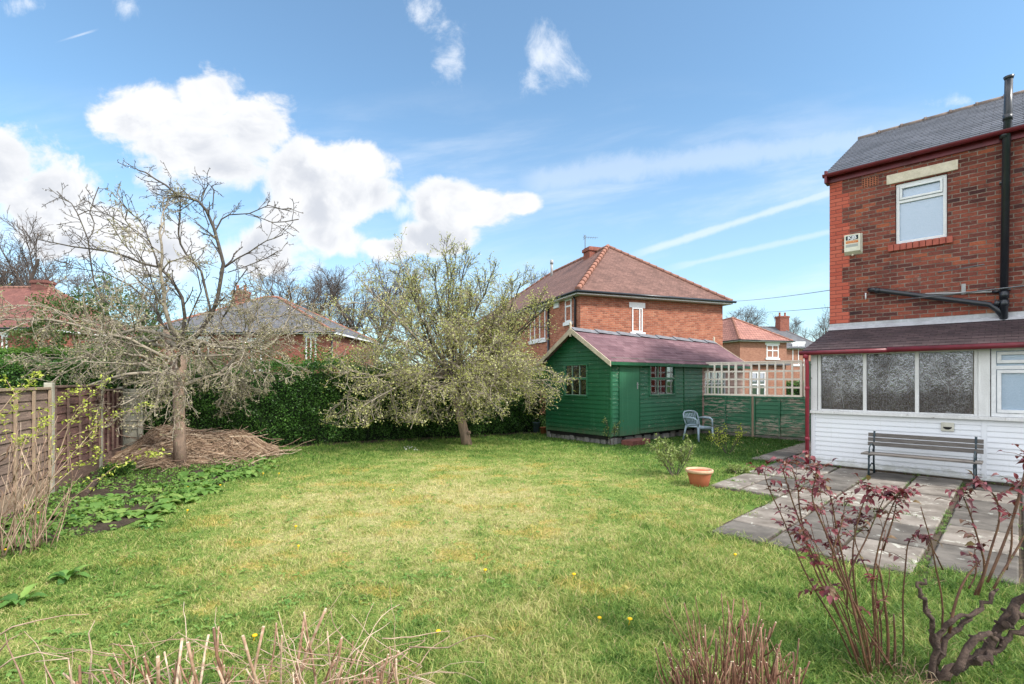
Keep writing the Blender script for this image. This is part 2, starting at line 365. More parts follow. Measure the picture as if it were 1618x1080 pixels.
M['cream'] = pm('cream_stone', (.74, .66, .53), (.62, .55, .43), 7, .85, .5, c3=(.28, .24, .19), t3=.66)
M['maroon'] = pm('maroon_paint', (.19, .022, .035), (.13, .018, .026), 4, .35, .1, c3=(.05, .03, .03), t3=.7)
M['pipe_red'] = pm('red_pipe', (.38, .045, .07), (.30, .04, .06), 4, .35, .1)
M['black'] = pm('black_plastic', (.014, .017, .024), (.022, .026, .034), 5, .3, .08, spec=.5)
M['grey_pvc'] = pm('grey_plastic', (.42, .42, .42), (.33, .33, .33), 5, .5, .1)
M['lead'] = pm('lead_flashing', (.50, .51, .53), (.38, .38, .40), 8, .6, .3, c3=(.22, .22, .22), t3=.64)
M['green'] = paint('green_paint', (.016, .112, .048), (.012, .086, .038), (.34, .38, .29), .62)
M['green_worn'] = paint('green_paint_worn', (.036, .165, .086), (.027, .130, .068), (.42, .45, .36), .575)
M['green_door'] = paint('green_door_paint', (.045, .185, .098), (.040, .165, .088), (.25, .3, .22), .8)
M['green_peel'] = paint('green_paint_peeling', (.026, .150, .072), (.020, .115, .054), (.46, .41, .33), .50, .5, (1, 1, 5), 4.)
M['barge'] = pm('weathered_cream_timber', (.60, .52, .40), (.48, .41, .30), 6, .75, .3, c3=(.3, .25, .18), t3=.68)
M['trellis'] = pm('trellis_timber', (.88, .82, .72), (.80, .73, .62), 8, .75, .3)
M['old_wood'] = pm('grey_weathered_wood', (.11, .10, .095), (.20, .18, .16), 7, .85, .6, (1, 14, 14), c3=(.30, .26, .2), t3=.70)
M['dark_iron'] = pm('dark_iron', (.015, .03, .04), (.03, .05, .06), 9, .5, .3)
M['fence_wood'] = pm('brown_fence_wood', (.22, .145, .115), (.13, .085, .070), 4, .9, .5, (1, 1, 8), c3=(.09, .05, .05), t3=.6)
M['fence_rail'] = pm('fence_rail_wood', (.36, .27, .19), (.26, .19, .14), 5, .9, .4, (6, 6, 1))
M['concrete'] = pm('post_concrete', (.42, .40, .33), (.33, .32, .25), 9, .9, .5, c3=(.22, .24, .13), t3=.64)
M['flag'] = pm('flagstone', (.135, .115, .095), (.26, .23, .20), 3.1, .85, .7, c3=(.40, .39, .34), t3=.57, bdist=.006)
M['flag_dark'] = pm('flagstone_dark', (.070, .062, .054), (.15, .135, .118), 2.8, .85, .7, c3=(.30, .30, .27), t3=.62, bdist=.006)
M['joint'] = pm('joint_soil', (.085, .062, .042), (.05, .038, .026), 9, .95, .8, c3=(.08, .10, .03), t3=.6)
M['soil'] = pm('dark_soil', (.035, .024, .015), (.07, .048, .032), 9, .95, .9, c3=(.16, .12, .08), t3=.62, bdist=.03)
M['terracotta'] = pm('terracotta', (.42, .13, .06), (.34, .10, .05), 5, .6, .1)
M['pot_rim'] = pm('pot_rim', (.60, .40, .26), (.50, .30, .19), 9, .7, .2)
M['chair_plastic'] = pm('pale_blue_plastic', (.33, .42, .48), (.27, .36, .42), 6, .55, .1, c3=(.2, .25, .27), t3=.68)
M['stone'] = pm('rubble_stone', (.17, .17, .16), (.27, .26, .24), 7, .9, .7, c3=(.08, .09, .06), t3=.6)
M['step_brick'] = pm('red_step', (.14, .05, .042), (.20, .075, .06), 9, .85, .6)
M['bark'] = pm('apple_bark', (.36, .25, .19), (.20, .145, .11), 14, .9, 1., (1, 1, .35), c3=(.28, .26, .17), t3=.6, bdist=.02)
M['twig'] = pm('apple_twig', (.10, .082, .066), (.055, .046, .040), 4, .85, .3, c3=(.17, .155, .10), t3=.56)
M['twig_pale'] = pm('lichen_twig', (.36, .31, .24), (.21, .18, .14), 7, .85, .3, c3=(.09, .07, .055), t3=.54)
M['twig_far'] = pm('far_twig', (.10, .08, .07), (.15, .12, .105), 2, .9, .1)
M['rose_stem'] = pm('rose_stem', (.095, .042, .030), (.165, .085, .045), 14, .55, .4, c3=(.14, .15, .05), t3=.58)
M['rose_wood'] = pm('rose_old_wood', (.125, .085, .066), (.055, .036, .030), 16, .9, 1., c3=(.27, .20, .15), t3=.62, bdist=.02)
M['cane_red'] = leafmat('reddish_cut_cane', [(0, (.06, .03, .022)), (.45, (.15, .068, .042)), (.8, (.26, .145, .095)), (1, (.46, .34, .24))], .65, 0., (.35, 30.))
M['cane'] = leafmat('cut_cane', [(0, (.085, .045, .030)), (.35, (.20, .105, .062)), (.6, (.33, .21, .14)), (1, (.56, .45, .33))], .65, 0., (.35, 30.))
M['dry_cane'] = leafmat('dry_cane', [(0, (.17, .10, .07)), (.4, (.32, .21, .15)), (.8, (.45, .34, .25)), (1, (.58, .48, .38))], .75, 0., (.35, 20.))
M['cut_end'] = pm('cut_end', (.55, .46, .33), (.45, .36, .25), 6, .8, .1)
M['straw'] = leafmat('dry_straw', [(0, (.10, .065, .042)), (.4, (.26, .17, .11)), (.8, (.38, .27, .185)), (1, (.52, .42, .31))], .85, .1)
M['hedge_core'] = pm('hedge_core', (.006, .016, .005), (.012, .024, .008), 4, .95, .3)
M['hedge_leaf'] = leafmat('privet_leaf', [(0, (.020, .058, .013)), (.45, (.048, .125, .022)), (.85, (.10, .215, .04)), (1, (.19, .30, .07))], .4, .25, (.35, 1.2))
M['bright_hedge'] = leafmat('conifer_leaf', [(0, (.03, .08, .012)), (.5, (.07, .16, .02)), (1, (.14, .25, .04))], .6, .3, (.3, 1.))
M['ivy_leaf'] = leafmat('ivy_leaf', [(0, (.022, .045, .014)), (.5, (.06, .115, .025)), (1, (.16, .17, .07))], .55, .3, (.4, .8))
M['apple_bud'] = leafmat('apple_young_leaf', [(0, (.25, .26, .08)), (.4, (.43, .43, .15)), (.8, (.58, .57, .24)), (1, (.68, .65, .42))], .6, .4)
M['apple_bud_sparse'] = leafmat('bud_leaf', [(0, (.22, .19, .12)), (.5, (.34, .32, .17)), (1, (.50, .45, .33))], .6, .35)
M['lime_leaf'] = leafmat('lime_young_leaf', [(0, (.30, .36, .05)), (.5, (.45, .50, .08)), (1, (.58, .60, .16))], .5, .4)
M['shrub_leaf'] = leafmat('shrub_leaf', [(0, (.13, .19, .05)), (.5, (.24, .31, .09)), (1, (.38, .42, .18))], .55, .35)
M['dock_leaf'] = leafmat('dock_leaf', [(0, (.045, .13, .028)), (.5, (.10, .22, .045)), (.93, (.20, .36, .08)), (1, (.38, .42, .10))], .4, .35)
M['low_leaf'] = leafmat('low_leaf', [(0, (.06, .15, .025)), (.5, (.15, .28, .06)), (1, (.28, .38, .10))], .5, .35, (.3, 2.))
M['rose_leaf'] = leafmat('rose_leaf', [(0, (.065, .012, .017)), (.4, (.14, .022, .030)), (.65, (.22, .045, .055)), (.85, (.24, .09, .105)), (1, (.15, .11, .04))], .45, .22, spec=.35)
M['flower'] = leafmat('yellow_flower', [(0, (.80, .45, .01)), (1, (.90, .62, .02))], .6, .2)
M['daisy'] = leafmat('white_petal', [(0, (.75, .73, .70)), (1, (.85, .85, .85))], .6, .2)
M['dark_room'] = pm('dark_room', (.010, .010, .011), (.018, .016, .015), 3, .9, .1)
M['glass'] = glassmat('window_glass', back=(.02, .025, .03), refl=.25)
M['sky_glass'] = glassmat('obscured_glass', back=(.20, .29, .40), refl=.16, rough=.25, bump=(45, .25))
M['curtain_glass'] = glassmat('curtained_glass', back=(.42, .44, .46), refl=.2)
M['wire'] = pm('cable', (.10, .11, .12), (.12, .13, .14), 4, .7, 0.)
def porch_glass():
    m, t = newmat('wired_obscure_glass'); ov = oc(t); o = t.xyz(ov)
    h = t.noise(ov, 21, 2.5, .5, 1.2); lo = t.ss(t.m('ADD', t.noise(ov, 1.6, 3, .5), t.m('MULTIPLY', t.m('SUBTRACT', o[2], 1.7), .30)), .35, .7, .25, 1.)
    b = t.node('ShaderNodeBump', {'Height': h, 'Strength': .35, 'Distance': .02})
    g = t.node('ShaderNodeBsdfGlossy', {'Color': (.9, .93, 1), 'Roughness': .2}); t.l.new(b.outputs[0], g.inputs['Normal'])
    tr = t.node('ShaderNodeBsdfTransparent', {'Color': (.62, .60, .60)})
    dif = t.node('ShaderNodeBsdfDiffuse', {'Color': (.095, .078, .070)})
    wx = t.m('PINGPONG', t.m('ADD', o[0], t.m('MULTIPLY', t.m('SUBTRACT', t.noise(ov, 3, 2, .5), .5), .02)), .0225); wire = t.m('LESS_THAN', wx, .0016)
    mx = t.node('ShaderNodeMixShader', {0: t.m('MAXIMUM', .38, t.m('MULTIPLY', wire, .9))}); t.l.new(tr.outputs[0], mx.inputs[1]); t.l.new(dif.outputs[0], mx.inputs[2])
    m2 = t.node('ShaderNodeMixShader', {0: t.m('MULTIPLY', t.ss(h, .36, .66, .10, .25), lo)}); t.l.new(mx.outputs[0], m2.inputs[1]); t.l.new(g.outputs[0], m2.inputs[2]); t.l.new(m2.outputs[0], t.out.inputs[0]); return m
M['porch_glass'] = porch_glass()
def grass_colour(t, pos, rnd=None):
    """the same lawn patches on the turf sheet and on the blades"""
    nA = t.noise(t.scalev(pos, (1, .9, 0)), .55, 4, .6); nB = t.noise(t.scalev(pos, (1, 1, 0)), 2.1, 4, .62); nC = t.noise(t.scalev(pos, (1.0, 1.2, 0)), 1.15, 5, .68)
    p = t.xyz(pos)
    # worn dry middle of the lawn
    ax = t.m('DIVIDE', t.m('ADD', p[0], .9), 3.2); ay = t.m('DIVIDE', t.m('SUBTRACT', p[1], 7.0), 4.3)
    mid = t.m('SUBTRACT', 1, t.m('SQRT', t.m('ADD', t.m('MULTIPLY', ax, ax), t.m('MULTIPLY', ay, ay))))
    k = t.m('ADD', t.m('MULTIPLY', nA, .8), t.m('ADD', t.m('MULTIPLY', mid, .30), t.m('ADD', t.m('MULTIPLY', nB, .8), t.m('MULTIPLY', t.noise(t.scalev(pos, (1, 1, 0)), 10., 5, .75), .8))))
    if rnd is not None: k = t.m('ADD', k, t.m('MULTIPLY', t.m('SUBTRACT', rnd, .5), .50))
    c = t.ramp(t.m('SUBTRACT', k, .79), [(0, (.055, .125, .024)), (.22, (.135, .245, .046)), (.42, (.26, .355, .085)), (.56, (.41, .42, .14)), (.8, (.58, .52, .25))])
    om = t.m('MULTIPLY', t.ss(nC, .53, .60), t.ss(t.m('ADD', mid, t.m('MULTIPLY', nB, .4)), .02, .4))
    if rnd is not None: om = t.m('MULTIPLY', om, t.ss(rnd, .15, .8))
    nD = t.noise(t.scalev(pos, (1, 1, 0)), 5.5, 6, .75, .4); c = t.mix(t.m('MULTIPLY', t.ss(nD, .60, .72), .65), c, (.15, .115, .065))
    return t.mix(t.m('MULTIPLY', om, .55), c, (.58, .42, .11)), k
def lawnmats():
    m, t = newmat('turf'); g = t.node('ShaderNodeNewGeometry').outputs['Position']; c, k = grass_colour(t, g)
    c = t.mix(t.ss(t.noise(g, 25, 5, .7), .35, .7), t.mix(1., c, (.55, .55, .6), 'MULTIPLY'), c)
    finish(t, c, .95, t.noise(g, 45, 5, .7), 1., .03, spec=.1)
    m2, t = newmat('grass_blade'); gg = t.node('ShaderNodeNewGeometry'); c, k = grass_colour(t, gg.outputs['Position'], gg.outputs['Random Per Island'])
    c = t.mix(t.m('GREATER_THAN', gg.outputs['Random Per Island'], .96), c, (.40, .33, .17))
    p = t.node('ShaderNodeBsdfPrincipled', {'Base Color': c, 'Roughness': .55, 'Specular IOR Level': .25}); tr = t.node('ShaderNodeBsdfTranslucent', {'Color': c}); mx = t.node('ShaderNodeMixShader', {0: .4})
    t.l.new(p.outputs[0], mx.inputs[1]); t.l.new(tr.outputs[0], mx.inputs[2]); t.l.new(mx.outputs[0], t.out.inputs[0])
    return m, m2
M['turf'], M['blade'] = lawnmats()
# ------------------------------------------------------------------ ground, patio, path, bed
rs = np.random.RandomState(5)
def uvw(u, v): return (HX+S2*u+S2*v, HY-S2*u+S2*v)
mb = MB()
mb.quad((-600, -600, 0), (600, -600, 0), (600, 900, 0), (-600, 900, 0)); tag(mb.build('lawn', M['turf']), kind='structure')
# patio bed of soil, then real slabs in it, parallel to the house
def in_patio(u, v):
    if v > 4.25 or u > 6.2: return False
    if v < -5.95: return False
    if v < -3.55: return u > .42
    if v < 0: return u > -.62
    return -1.2 < u < 0
mb = MB()
for (u0, u1, v0, v1) in [(.42, 6.2, -5.86, -3.5), (-.62, 6.2, -3.5, .1), (-1.2, .1, .1, 4.25)]:
    a = [uvw(u0, v0), uvw(u1, v0), uvw(u1, v1), uvw(u0, v1)]; mb.quad(*[(x, y, .006) for x, y in a])
tag(mb.build('patio_base', M['joint']), kind='structure')
light, dark = MB(), MB()
def slab(u0, u1, v0, v1):
    g = .012+.012*rs.rand(); g2 = .012+.01*rs.rand()
    tgt = light if rs.rand() < (.75 if u0 < 1.8 else .3) else dark
    z = .028+.012*rs.rand(); ti = rs.uniform(-.006, .006, 4); a, b = g, g2
    P = [uvw(u0+a, v0+b), uvw(u1-a, v0+b), uvw(u1-a, v1-b), uvw(u0+a, v1-b)]; e = .012
    Q = [uvw(u0+a+e, v0+b+e), uvw(u1-a-e, v0+b+e), uvw(u1-a-e, v1-b-e), uvw(u0+a+e, v1-b-e)]
    i = len(tgt.v); tgt.v += [(x, y, -.02) for x, y in P]+[(x, y, z-.01+ti[k]) for k, (x, y) in enumerate(P)]+[(x, y, z+ti[k]) for k, (x, y) in enumerate(Q)]
    for k in range(4):
        k2 = (k+1) % 4; tgt.f += [(i+k, i+k2, i+4+k2, i+4+k), (i+4+k, i+4+k2, i+8+k2, i+8+k)]; tgt.sm += [False]*2
    tgt.f.append((i+8, i+9, i+10, i+11)); tgt.sm.append(False)
cols = [(.45, 1.03), (1.03, 1.63), (1.63, 2.24), (2.28, 2.9), (2.9, 3.5), (3.5, 4.1), (4.1, 4.8), (4.8, 5.5), (5.5, 6.2)]
for k, (u0, u1) in enumerate(cols):
    v = -5.85+(.0 if k < 3 else .35)-(.5*(k % 2) if k > 3 else 0); first = True
    while v < -.25:
        L = [.92, .92, .61][rs.randint(3)]; v2 = min(v+L, -.12)
        if v > -5.95 and v2-v > .2: slab(u0, u1, v, v2)
        v = v2
for (v0, v1) in [(-3.45, -2.85), (-2.85, -1.95), (-1.95, -1.05), (-1.05, -.12)]: slab(-.14, .45, v0, v1)
for (v0, v1) in [(-3.45, -2.7), (-2.7, -1.9), (-1.9, -1.1), (-1.1, -.3)]: slab(-.62, -.14, v0, v1)
v = -.1
while v < 4.1: slab(-1.18, -.62, v, v+.75); slab(-.62, -.03, v+.1, v+.85) if v+.85 < 4.2 else None; v += .75
tag(light.build('patio_paving', M['flag']), kind='structure'); tag(dark.build('patio_paving', M['flag_dark']), kind='structure')
# earth bed by the left fence
BED = [(-6.4, 5.0), (-4.9, 5.0), (-4.5, 5.8), (-4.55, 6.6), (-4.7, 7.4), (-4.75, 8.4), (-4.85, 9.2), (-4.95, 10.0), (-5.5, 11.0), (-6.3, 12.1), (-8.9, 11.3), (-8.6, 11.3), (-6.9, 7.55), (-6.0, 5.6)]
mb = MB(); mb.quad(*[(x, y, .008) for x, y in BED]); tag(mb.build('flower_bed', M['soil']), kind='structure')
def in_poly(x, y, P):
    c = False; j = len(P)-1
    for i in range(len(P)):
        if (P[i][1] > y) != (P[j][1] > y) and x < (P[j][0]-P[i][0])*(y-P[i][1])/(P[j][1]-P[i][1])+P[i][0]: c = not c
        j = i
    return c
# strip of earth at the foot of the hedge
HA = Vector((-6.6, 12.4)); HB = Vector((1.05, 16.4)); HD = (HB-HA).normalized(); HN = Vector((HD.y, -HD.x))   # HN points to the lawn
def hp(t, off=0): p = HA+(HB-HA)*t+HN*off; return (p.x, p.y)
mb = MB(); q = [hp(-.25, .22), hp(.2, .16), hp(.5, .26), hp(.8, .14), hp(1.0, .2), hp(1.1, -.6), hp(-.7, -.6), hp(-.7, .3)]
mb.quad(*[(x, y, .007) for x, y in q]); tag(mb.build('hedge_bed', M['soil']), kind='structure')

# ------------------------------------------------------------------ grass
SHC = Vector((2.57, 13.2)); SG = Vector((-.63, .775)).normalized(); SL = Vector((.775, .63)).normalized()
def grass():
    N = 520000; r = np.random.RandomState(3)
    d = np.exp(r.uniform(np.log(1.9), np.log(18.5), N)); x = r.uniform(-1.2, 1.2, N)*d
    u = S2*((x-HX)-(d-HY)); v = S2*((x-HX)+(d-HY))
    nz = .10*np.sin(x*7+d*3)+.08*np.sin(x*17-d*11)+.05*np.sin(x*31+d*23)
    pat = ((u > .42+nz) & (v > np.where(u > 2.2, -5.42, -5.84)+nz*1.2) & (v < -3.5)) | ((u > -.62+nz) & (v >= -3.5+nz) & (v < .1)) | ((u > -1.2+nz) & (u < .1) & (v >= 0) & (v < 4.4)) | ((u > 0) & (v > -.05))
    seam = pat & (np.abs(u-2.26) < .03) & (v < -.3)
    hq = (x-HA.x)*HN.x+(d-HA.y)*HN.y; hedge = hq < .16+nz*.8
    sx = (x-SHC.x)*SG.x+(d-SHC.y)*SG.y; sl = (x-SHC.x)*SL.x+(d-SHC.y)*SL.y; shed = (sx > -.02) & (sl > .0) & (sx < 2.6)
    fv = v > 4.2
    # left bed
    bed = np.zeros(N, bool); P = BED; j = len(P)-1
    for i in range(len(P)):
        xi, yi = P[i]; xj, yj = P[j]
        with np.errstate(divide='ignore', invalid='ignore'):
            c = ((yi > d) != (yj > d)) & (x+nz < (xj-xi)*(d-yi)/(yj-yi+1e-12)+xi)
        bed ^= c; j = i
    beyond = x < -6.9-(d-7.55)*.465+.05
    keep = ~pat & ~hedge & ~shed & ~fv & ~bed & ~beyond
    x = x[keep]; d = d[keep]; u = u[keep]; v = v[keep]; n = len(x); nz = nz[keep]
    clump = (np.sin(x*4.1+np.sin(d*3.3)*1.7)*np.sin(d*4.7+np.sin(x*2.9)*1.9)+np.sin(x*11.+1.3*np.sin(d*9))*np.sin(d*12.7+np.sin(x*8))*.8)
    mid = np.sqrt(((x+.9)/3.4)**2+((d-7.)/4.4)**2)
    edge = (np.exp(-np.abs(x+5.4+0.03*d)/.5)*.6 + np.exp(-np.abs(hq[keep]-.2)/.35)*.8 + np.exp(-np.clip(-u+.2, 0, 9)/.3)*(v < -3)*.5+((x > 5) & (d > 11))*.45+(mid > 1.1)*.35)
    h = (.015+.011*np.clip(clump, -1, 1.4)+.018*edge*1.5)*r.uniform(.5, 1.6, n)*(1+.012*d)+.008
    tuft = (r.rand(n) < .03); h = np.where(tuft, h*1.7, h)
    w = (.0016+.00042*d)*r.uniform(.7, 1.3, n)
    a = r.uniform(0, 6.283, n); lean = np.clip(r.normal(1.0, .6, n), 0, 2.5)*h; b = a+r.normal(0, 1.2, n)
    cx, cy = np.cos(a)*w, np.sin(a)*w; lx, ly = np.cos(b)*lean, np.sin(b)*lean; z0 = np.full(n, -.003)
    A = np.stack([x-cx, d-cy, z0], 1); B = np.stack([x+cx, d+cy, z0], 1)
    C = np.stack([x+cx*.8+lx*.4, d+cy*.8+ly*.4, h*.6], 1); D = np.stack([x-cx*.8+lx*.4, d-cy*.8+ly*.4, h*.6], 1)
    E = np.stack([x+lx*1.1, d+ly*1.1, h*.95], 1)
    V = np.stack([A, B, C, D, E], 1).reshape(-1, 3); i = np.arange(n)*5
    Fc = np.concatenate([np.stack([i, i+1, i+2], 1), np.stack([i, i+2, i+3], 1), np.stack([i+3, i+2, i+4], 1)])
    o = link('grass', npmesh('grass', V, Fc), M['blade']); tag(o, 'patchy lawn grass with yellow and mossy orange worn areas in the middle', 'grass', kind='stuff')
grass()

# ------------------------------------------------------------------ own house (local x along the wall, local y away from the garden)
house = thing('brick_house', 'dark red brick house with slate roof and white clad lean-to porch on the right', 'house', (HX, HY, 0), R(-45))
WY = 1.2; WX1 = 9.0
def brickwall():
    mb = MB(); x0, x1, z0, z1 = hu(1414.5, WY), hu(1497, WY), hz(386, hu(1415, WY), WY), hz(291, hu(1415, WY), WY)
    for a, b, c, d in [(0, x0, 0, 6.12), (x1, WX1, 0, 6.12), (x0, x1, 0, z0), (x0, x1, z1, 6.12)]:
        mb.quad((a, WY, c), (b, WY, c), (b, WY, d), (a, WY, d))
    dp = .1
    mb.quad((x0, WY, z0), (x0, WY+dp, z0), (x0, WY+dp, z1), (x0, WY, z1)); mb.quad((x1, WY+dp, z0), (x1, WY, z0), (x1, WY, z1), (x1, WY+dp, z1))
    mb.quad((x0, WY, z0), (x1, WY, z0), (x1, WY+dp, z0), (x0, WY+dp, z0)); mb.quad((x0, WY, z1), (x0, WY+dp, z1), (x1, WY+dp, z1), (x1, WY, z1))
    mb.quad((0, WY, 0), (0, WY, 6.12), (0, 4.4, 7.95), (0, 7.6, 6.12), (0, 7.6, 0)); mb.quad((0, 7.6, 0), (0, 7.6, 6.12), (WX1, 7.6, 6.12), (WX1, 7.6, 0))
    mb.quad((WX1, WY, 0), (WX1, 7.6, 0), (WX1, 7.6, 6.12), (WX1, 4.4, 7.95), (WX1, WY, 6.12))
    mb.build('wall', M['old_brick'], house); return x0, x1, z0, z1
wx0, wx1, wz0, wz1 = brickwall()
def upvc_window(name, parent, x0, x1, z0, z1, y, mullions=(), transoms=(), fr=.06, glass='glass', dep=.06, fm='white', label=None, sub=None):
    """frame in the wall plane (front face at y), panes set back behind it"""
    mb = MB(); xs = [x0]+list(mullions)+[x1]; zs = [z0]+list(transoms)+[z1]
    mb.box(x0, x1, y, y+dep, z0, z0+fr); mb.box(x0, x1, y, y+dep, z1-fr, z1); mb.box(x0, x0+fr, y+.001, y+dep, z0+fr, z1-fr); mb.box(x1-fr, x1, y+.001, y+dep, z0+fr, z1-fr)
    for q in mullions: mb.box(q-fr/2, q+fr/2, y+.001, y+dep, z0+fr, z1-fr)
    for q in transoms:
        for a, b in zip([x0+fr]+[k+fr/2 for k in mullions], [k-fr/2 for k in mullions]+[x1-fr]): mb.box(a, b, y+.002, y+dep, q-fr/2, q+fr/2)
    w = mb.build(name, M[fm], parent, .004, label)
    for i in range(len(xs)-1):
        for j in range(len(zs)-1):
            a = xs[i]+(fr if i == 0 else fr/2); b = xs[i+1]-(fr if i == len(xs)-2 else fr/2); c = zs[j]+(fr if j == 0 else fr/2); d = zs[j+1]-(fr if j == len(zs)-2 else fr/2)
            mb = MB(); mb.box(a, b, y+dep*.55, y+dep*.55+.008, c, d); mb.build('pane', M[glass], w)
    return w
upvc_window('window', house, wx0+.01, wx1-.01, wz0+.005, wz1-.005, WY+.035, (), (wz0+(wz1-wz0)*.70,), .055, 'sky_glass', .07)
# opening light: inner frame of the top-hung sash
mb = MB(); zt = wz0+(wz1-wz0)*.70
for a, b, c, d in [(wx0+.07, wx1-.07, zt+.035, zt+.075), (wx0+.07, wx1-.07, wz1-.105, wz1-.065), (wx0+.07, wx0+.11, zt+.075, wz1-.105), (wx1-.11, wx1-.07, zt+.075, wz1-.105)]: mb.box(a, b, WY+.018, WY+.05, c, d)
mb.build('window_sash', M['white'], house, .004)
mb = MB(); a, b = hu(1401, WY), hu(1514, WY); z1 = hz(277.5, a, WY); z0 = hz(292.5, a, WY); mb.box(a, b, WY-.028, WY+.09, z0, z1); mb.build('lintel', M['cream'], house, .012)
mb = MB(); a, b = hu(1403, WY), hu(1506, WY); n = 10; sz1 = wz0-.003; sz0 = sz1-.125
for k in range(n): mb.box(a+(b-a)*k/n+.005, a+(b-a)*(k+1)/n-.005, WY-.045, WY+.08, sz0, sz1)
mb.build('window_sill', pm('salmon_brick', (.46, .13, .09), (.36, .09, .065), 7, .85, .4), house, .005)
mb = MB(); a, b = hu(1362, WY), hu(1388, WY); zc = hz(287, (a+b)/2, WY); mb.box(a, b, WY-.006, WY+.01, zc-.095, zc+.095); vb = mb.build('vent_brick', M['terracotta'], house)
mb = MB()
for i in range(6):
    for j in range(5): x = a+(b-a)*(i+.5)/6; z = zc-.095+.19*(j+.5)/5; mb.box(x-.013, x+.013, WY-.0085, WY-.004, z-.011, z+.011)
mb.build('vent_hole', M['dark_room'], vb)
# slate roof: stepped courses
def slope(mb, x0, x1, y0, z0, y1, z1, n, th=.012, tx0=0, tx1=0):
    for k in range(n):
        a, b = k/n, (k+1)/n; ya, yb = y0+(y1-y0)*a, y0+(y1-y0)*b; za, zb = z0+(z1-z0)*a, z0+(z1-z0)*b
        xa, xb = x0+tx0*a, x1+tx1*a; xc, xd = x0+tx0*b, x1+tx1*b
        mb.quad((xa, ya, za+th), (xb, ya, za+th), (xd, yb, zb), (xc, yb, zb)); mb.quad((xa, ya, za), (xb, ya, za), (xb, ya, za+th), (xa, ya, za+th))
mb = MB(); slope(mb, -.06, WX1, WY-.17, 6.10, 4.4, 8.0, 20); slope(mb, -.06, WX1, 7.8, 6.10, 4.4, 8.0, 20)
mb.quad((-.06, WY-.17, 6.07), (-.06, 4.4, 7.97), (-.06, 4.4, 8.0), (-.06, WY-.17, 6.10)); mb.quad((-.06, WY-.17, 6.07), (WX1, WY-.17, 6.07), (WX1, 4.4, 7.97), (-.06, 4.4, 7.97))
roof = mb.build('roof', M['slate'], house)
mb = MB()
k = 0; x = -.08
while x < WX1: mb.tube([(x, 4.4, 7.98+.004*math.sin(x*9)), (x+.45, 4.4, 7.98)], [.075, .068], 10); mb.tube([(x+.42, 4.4, 7.99), (x+.47, 4.4, 7.99)], .084, 10); x += .46
mb.build('ridge_tile', pm('old_ridge_tile', (.16, .12, .11), (.24, .19, .16), 9, .9, .4, c3=(.3, .2, .14), t3=.62), roof)
mb = MB(); mb.box(-.03, WX1, WY-.03, WY-.003, 5.93, 6.06); mb.box(-.055, -.008, WY-.2, WY+.05, 5.9, 6.16); mb.build('fascia', M['maroon'], house, .004)
mb = MB()
seg = 14
prof = [(math.cos(a)*.065, math.sin(a)*.06) for a in [math.pi+math.pi*i/seg for i in range(seg+1)]]
pts = [(WY-.155+y, 6.085+z) for y, z in prof]+[(WY-.155+y*.86, 6.085+z*.86) for y, z in reversed(prof)]
mb.prism([(p[0], p[1]) for p in pts], -.09, WX1, 'x')
for x in [1.3, 3.1, 4.9]: mb.prism([(WY-.155+math.cos(a)*.075, 6.085+math.sin(a)*.07) for a in [math.pi+math.pi*i/8 for i in range(9)]], x, x+.1, 'x')
mb.build('gutter', M['maroon'], house)
# pipes on the wall
su = hu(1588, WY-.1); zb = hz(488, su, WY-.1); ztop = 6.98; ln = .0
mb = MB(); mb.tube([(su-.02, WY-.1, 2.62), (su+.02, WY-.1, 6.05), (su+.035, WY-.22, 6.2), (su+.05, WY-.22, ztop)], .056, 20)
for z in (3.05, 3.2, 6.02): mb.tube([(su-.01, WY-.1, z-.06), (su-.01, WY-.1, z+.06)], .066, 20)
mb.tube([(su+.035, WY-.22, 6.22), (su+.037, WY-.22, 6.32)], .066, 20); mb.tube([(su+.05, WY-.22, ztop-.05), (su+.05, WY-.22, ztop)], [.058, .075], 20)
for z in (3.3, 5.2): mb.box(su-.075, su+.075, WY-.1, WY-.002, z-.015, z+.015)
mb.build('soil_pipe', M['black'], house)
eu = hu(1374, WY-.08); ez = hz(458, eu, WY-.08)
mb = MB(); mb.tube([(eu+.0, WY+.03, ez+.01), (eu, WY-.06, ez+.01), (eu+.06, WY-.1, ez), (su-.2, WY-.1, zb+.10), (su-.1, WY-.1, zb+.0), (su-.02, WY-.1, zb-.14)], .047, 16)
for f in (.05, .93): x = eu+(su-eu)*f; z = ez+(zb+.08-ez)*f; mb.tube([(x, WY-.1, z+.004), (x+.07, WY-.1, z-.012)], .056, 16)
mb.build('waste_pipe', M['black'], house)
mb = MB(); x = hu(1368, WY-.04); z = hz(470, x, WY); mb.tube([(x, WY-.05, z+.09), (x, WY-.05, z-.04)], .013, 8); mb.build('overflow_pipe', M['white'], house)
a = hu(1462, WY-.04); za = hz(464.5, a, WY); zq = hz(461, hu(1572, WY), WY)
mb = MB(); mb.tube([(a, WY-.03, za), (su-.09, WY-.03, zq)], .018, 10); q = a+(su-a)*.5; mb.box(q-.03, q+.03, WY-.035, WY-.002, (za+zq)/2-.03, (za+zq)/2+.16); mb.build('condensate_pipe', M['grey_pvc'], house)
mb = MB(); mb.tube([(su-.16, WY-.03, zq), (su-.06, WY-.06, zq)], .026, 10); mb.build('pipe_joint', M['black'], house)

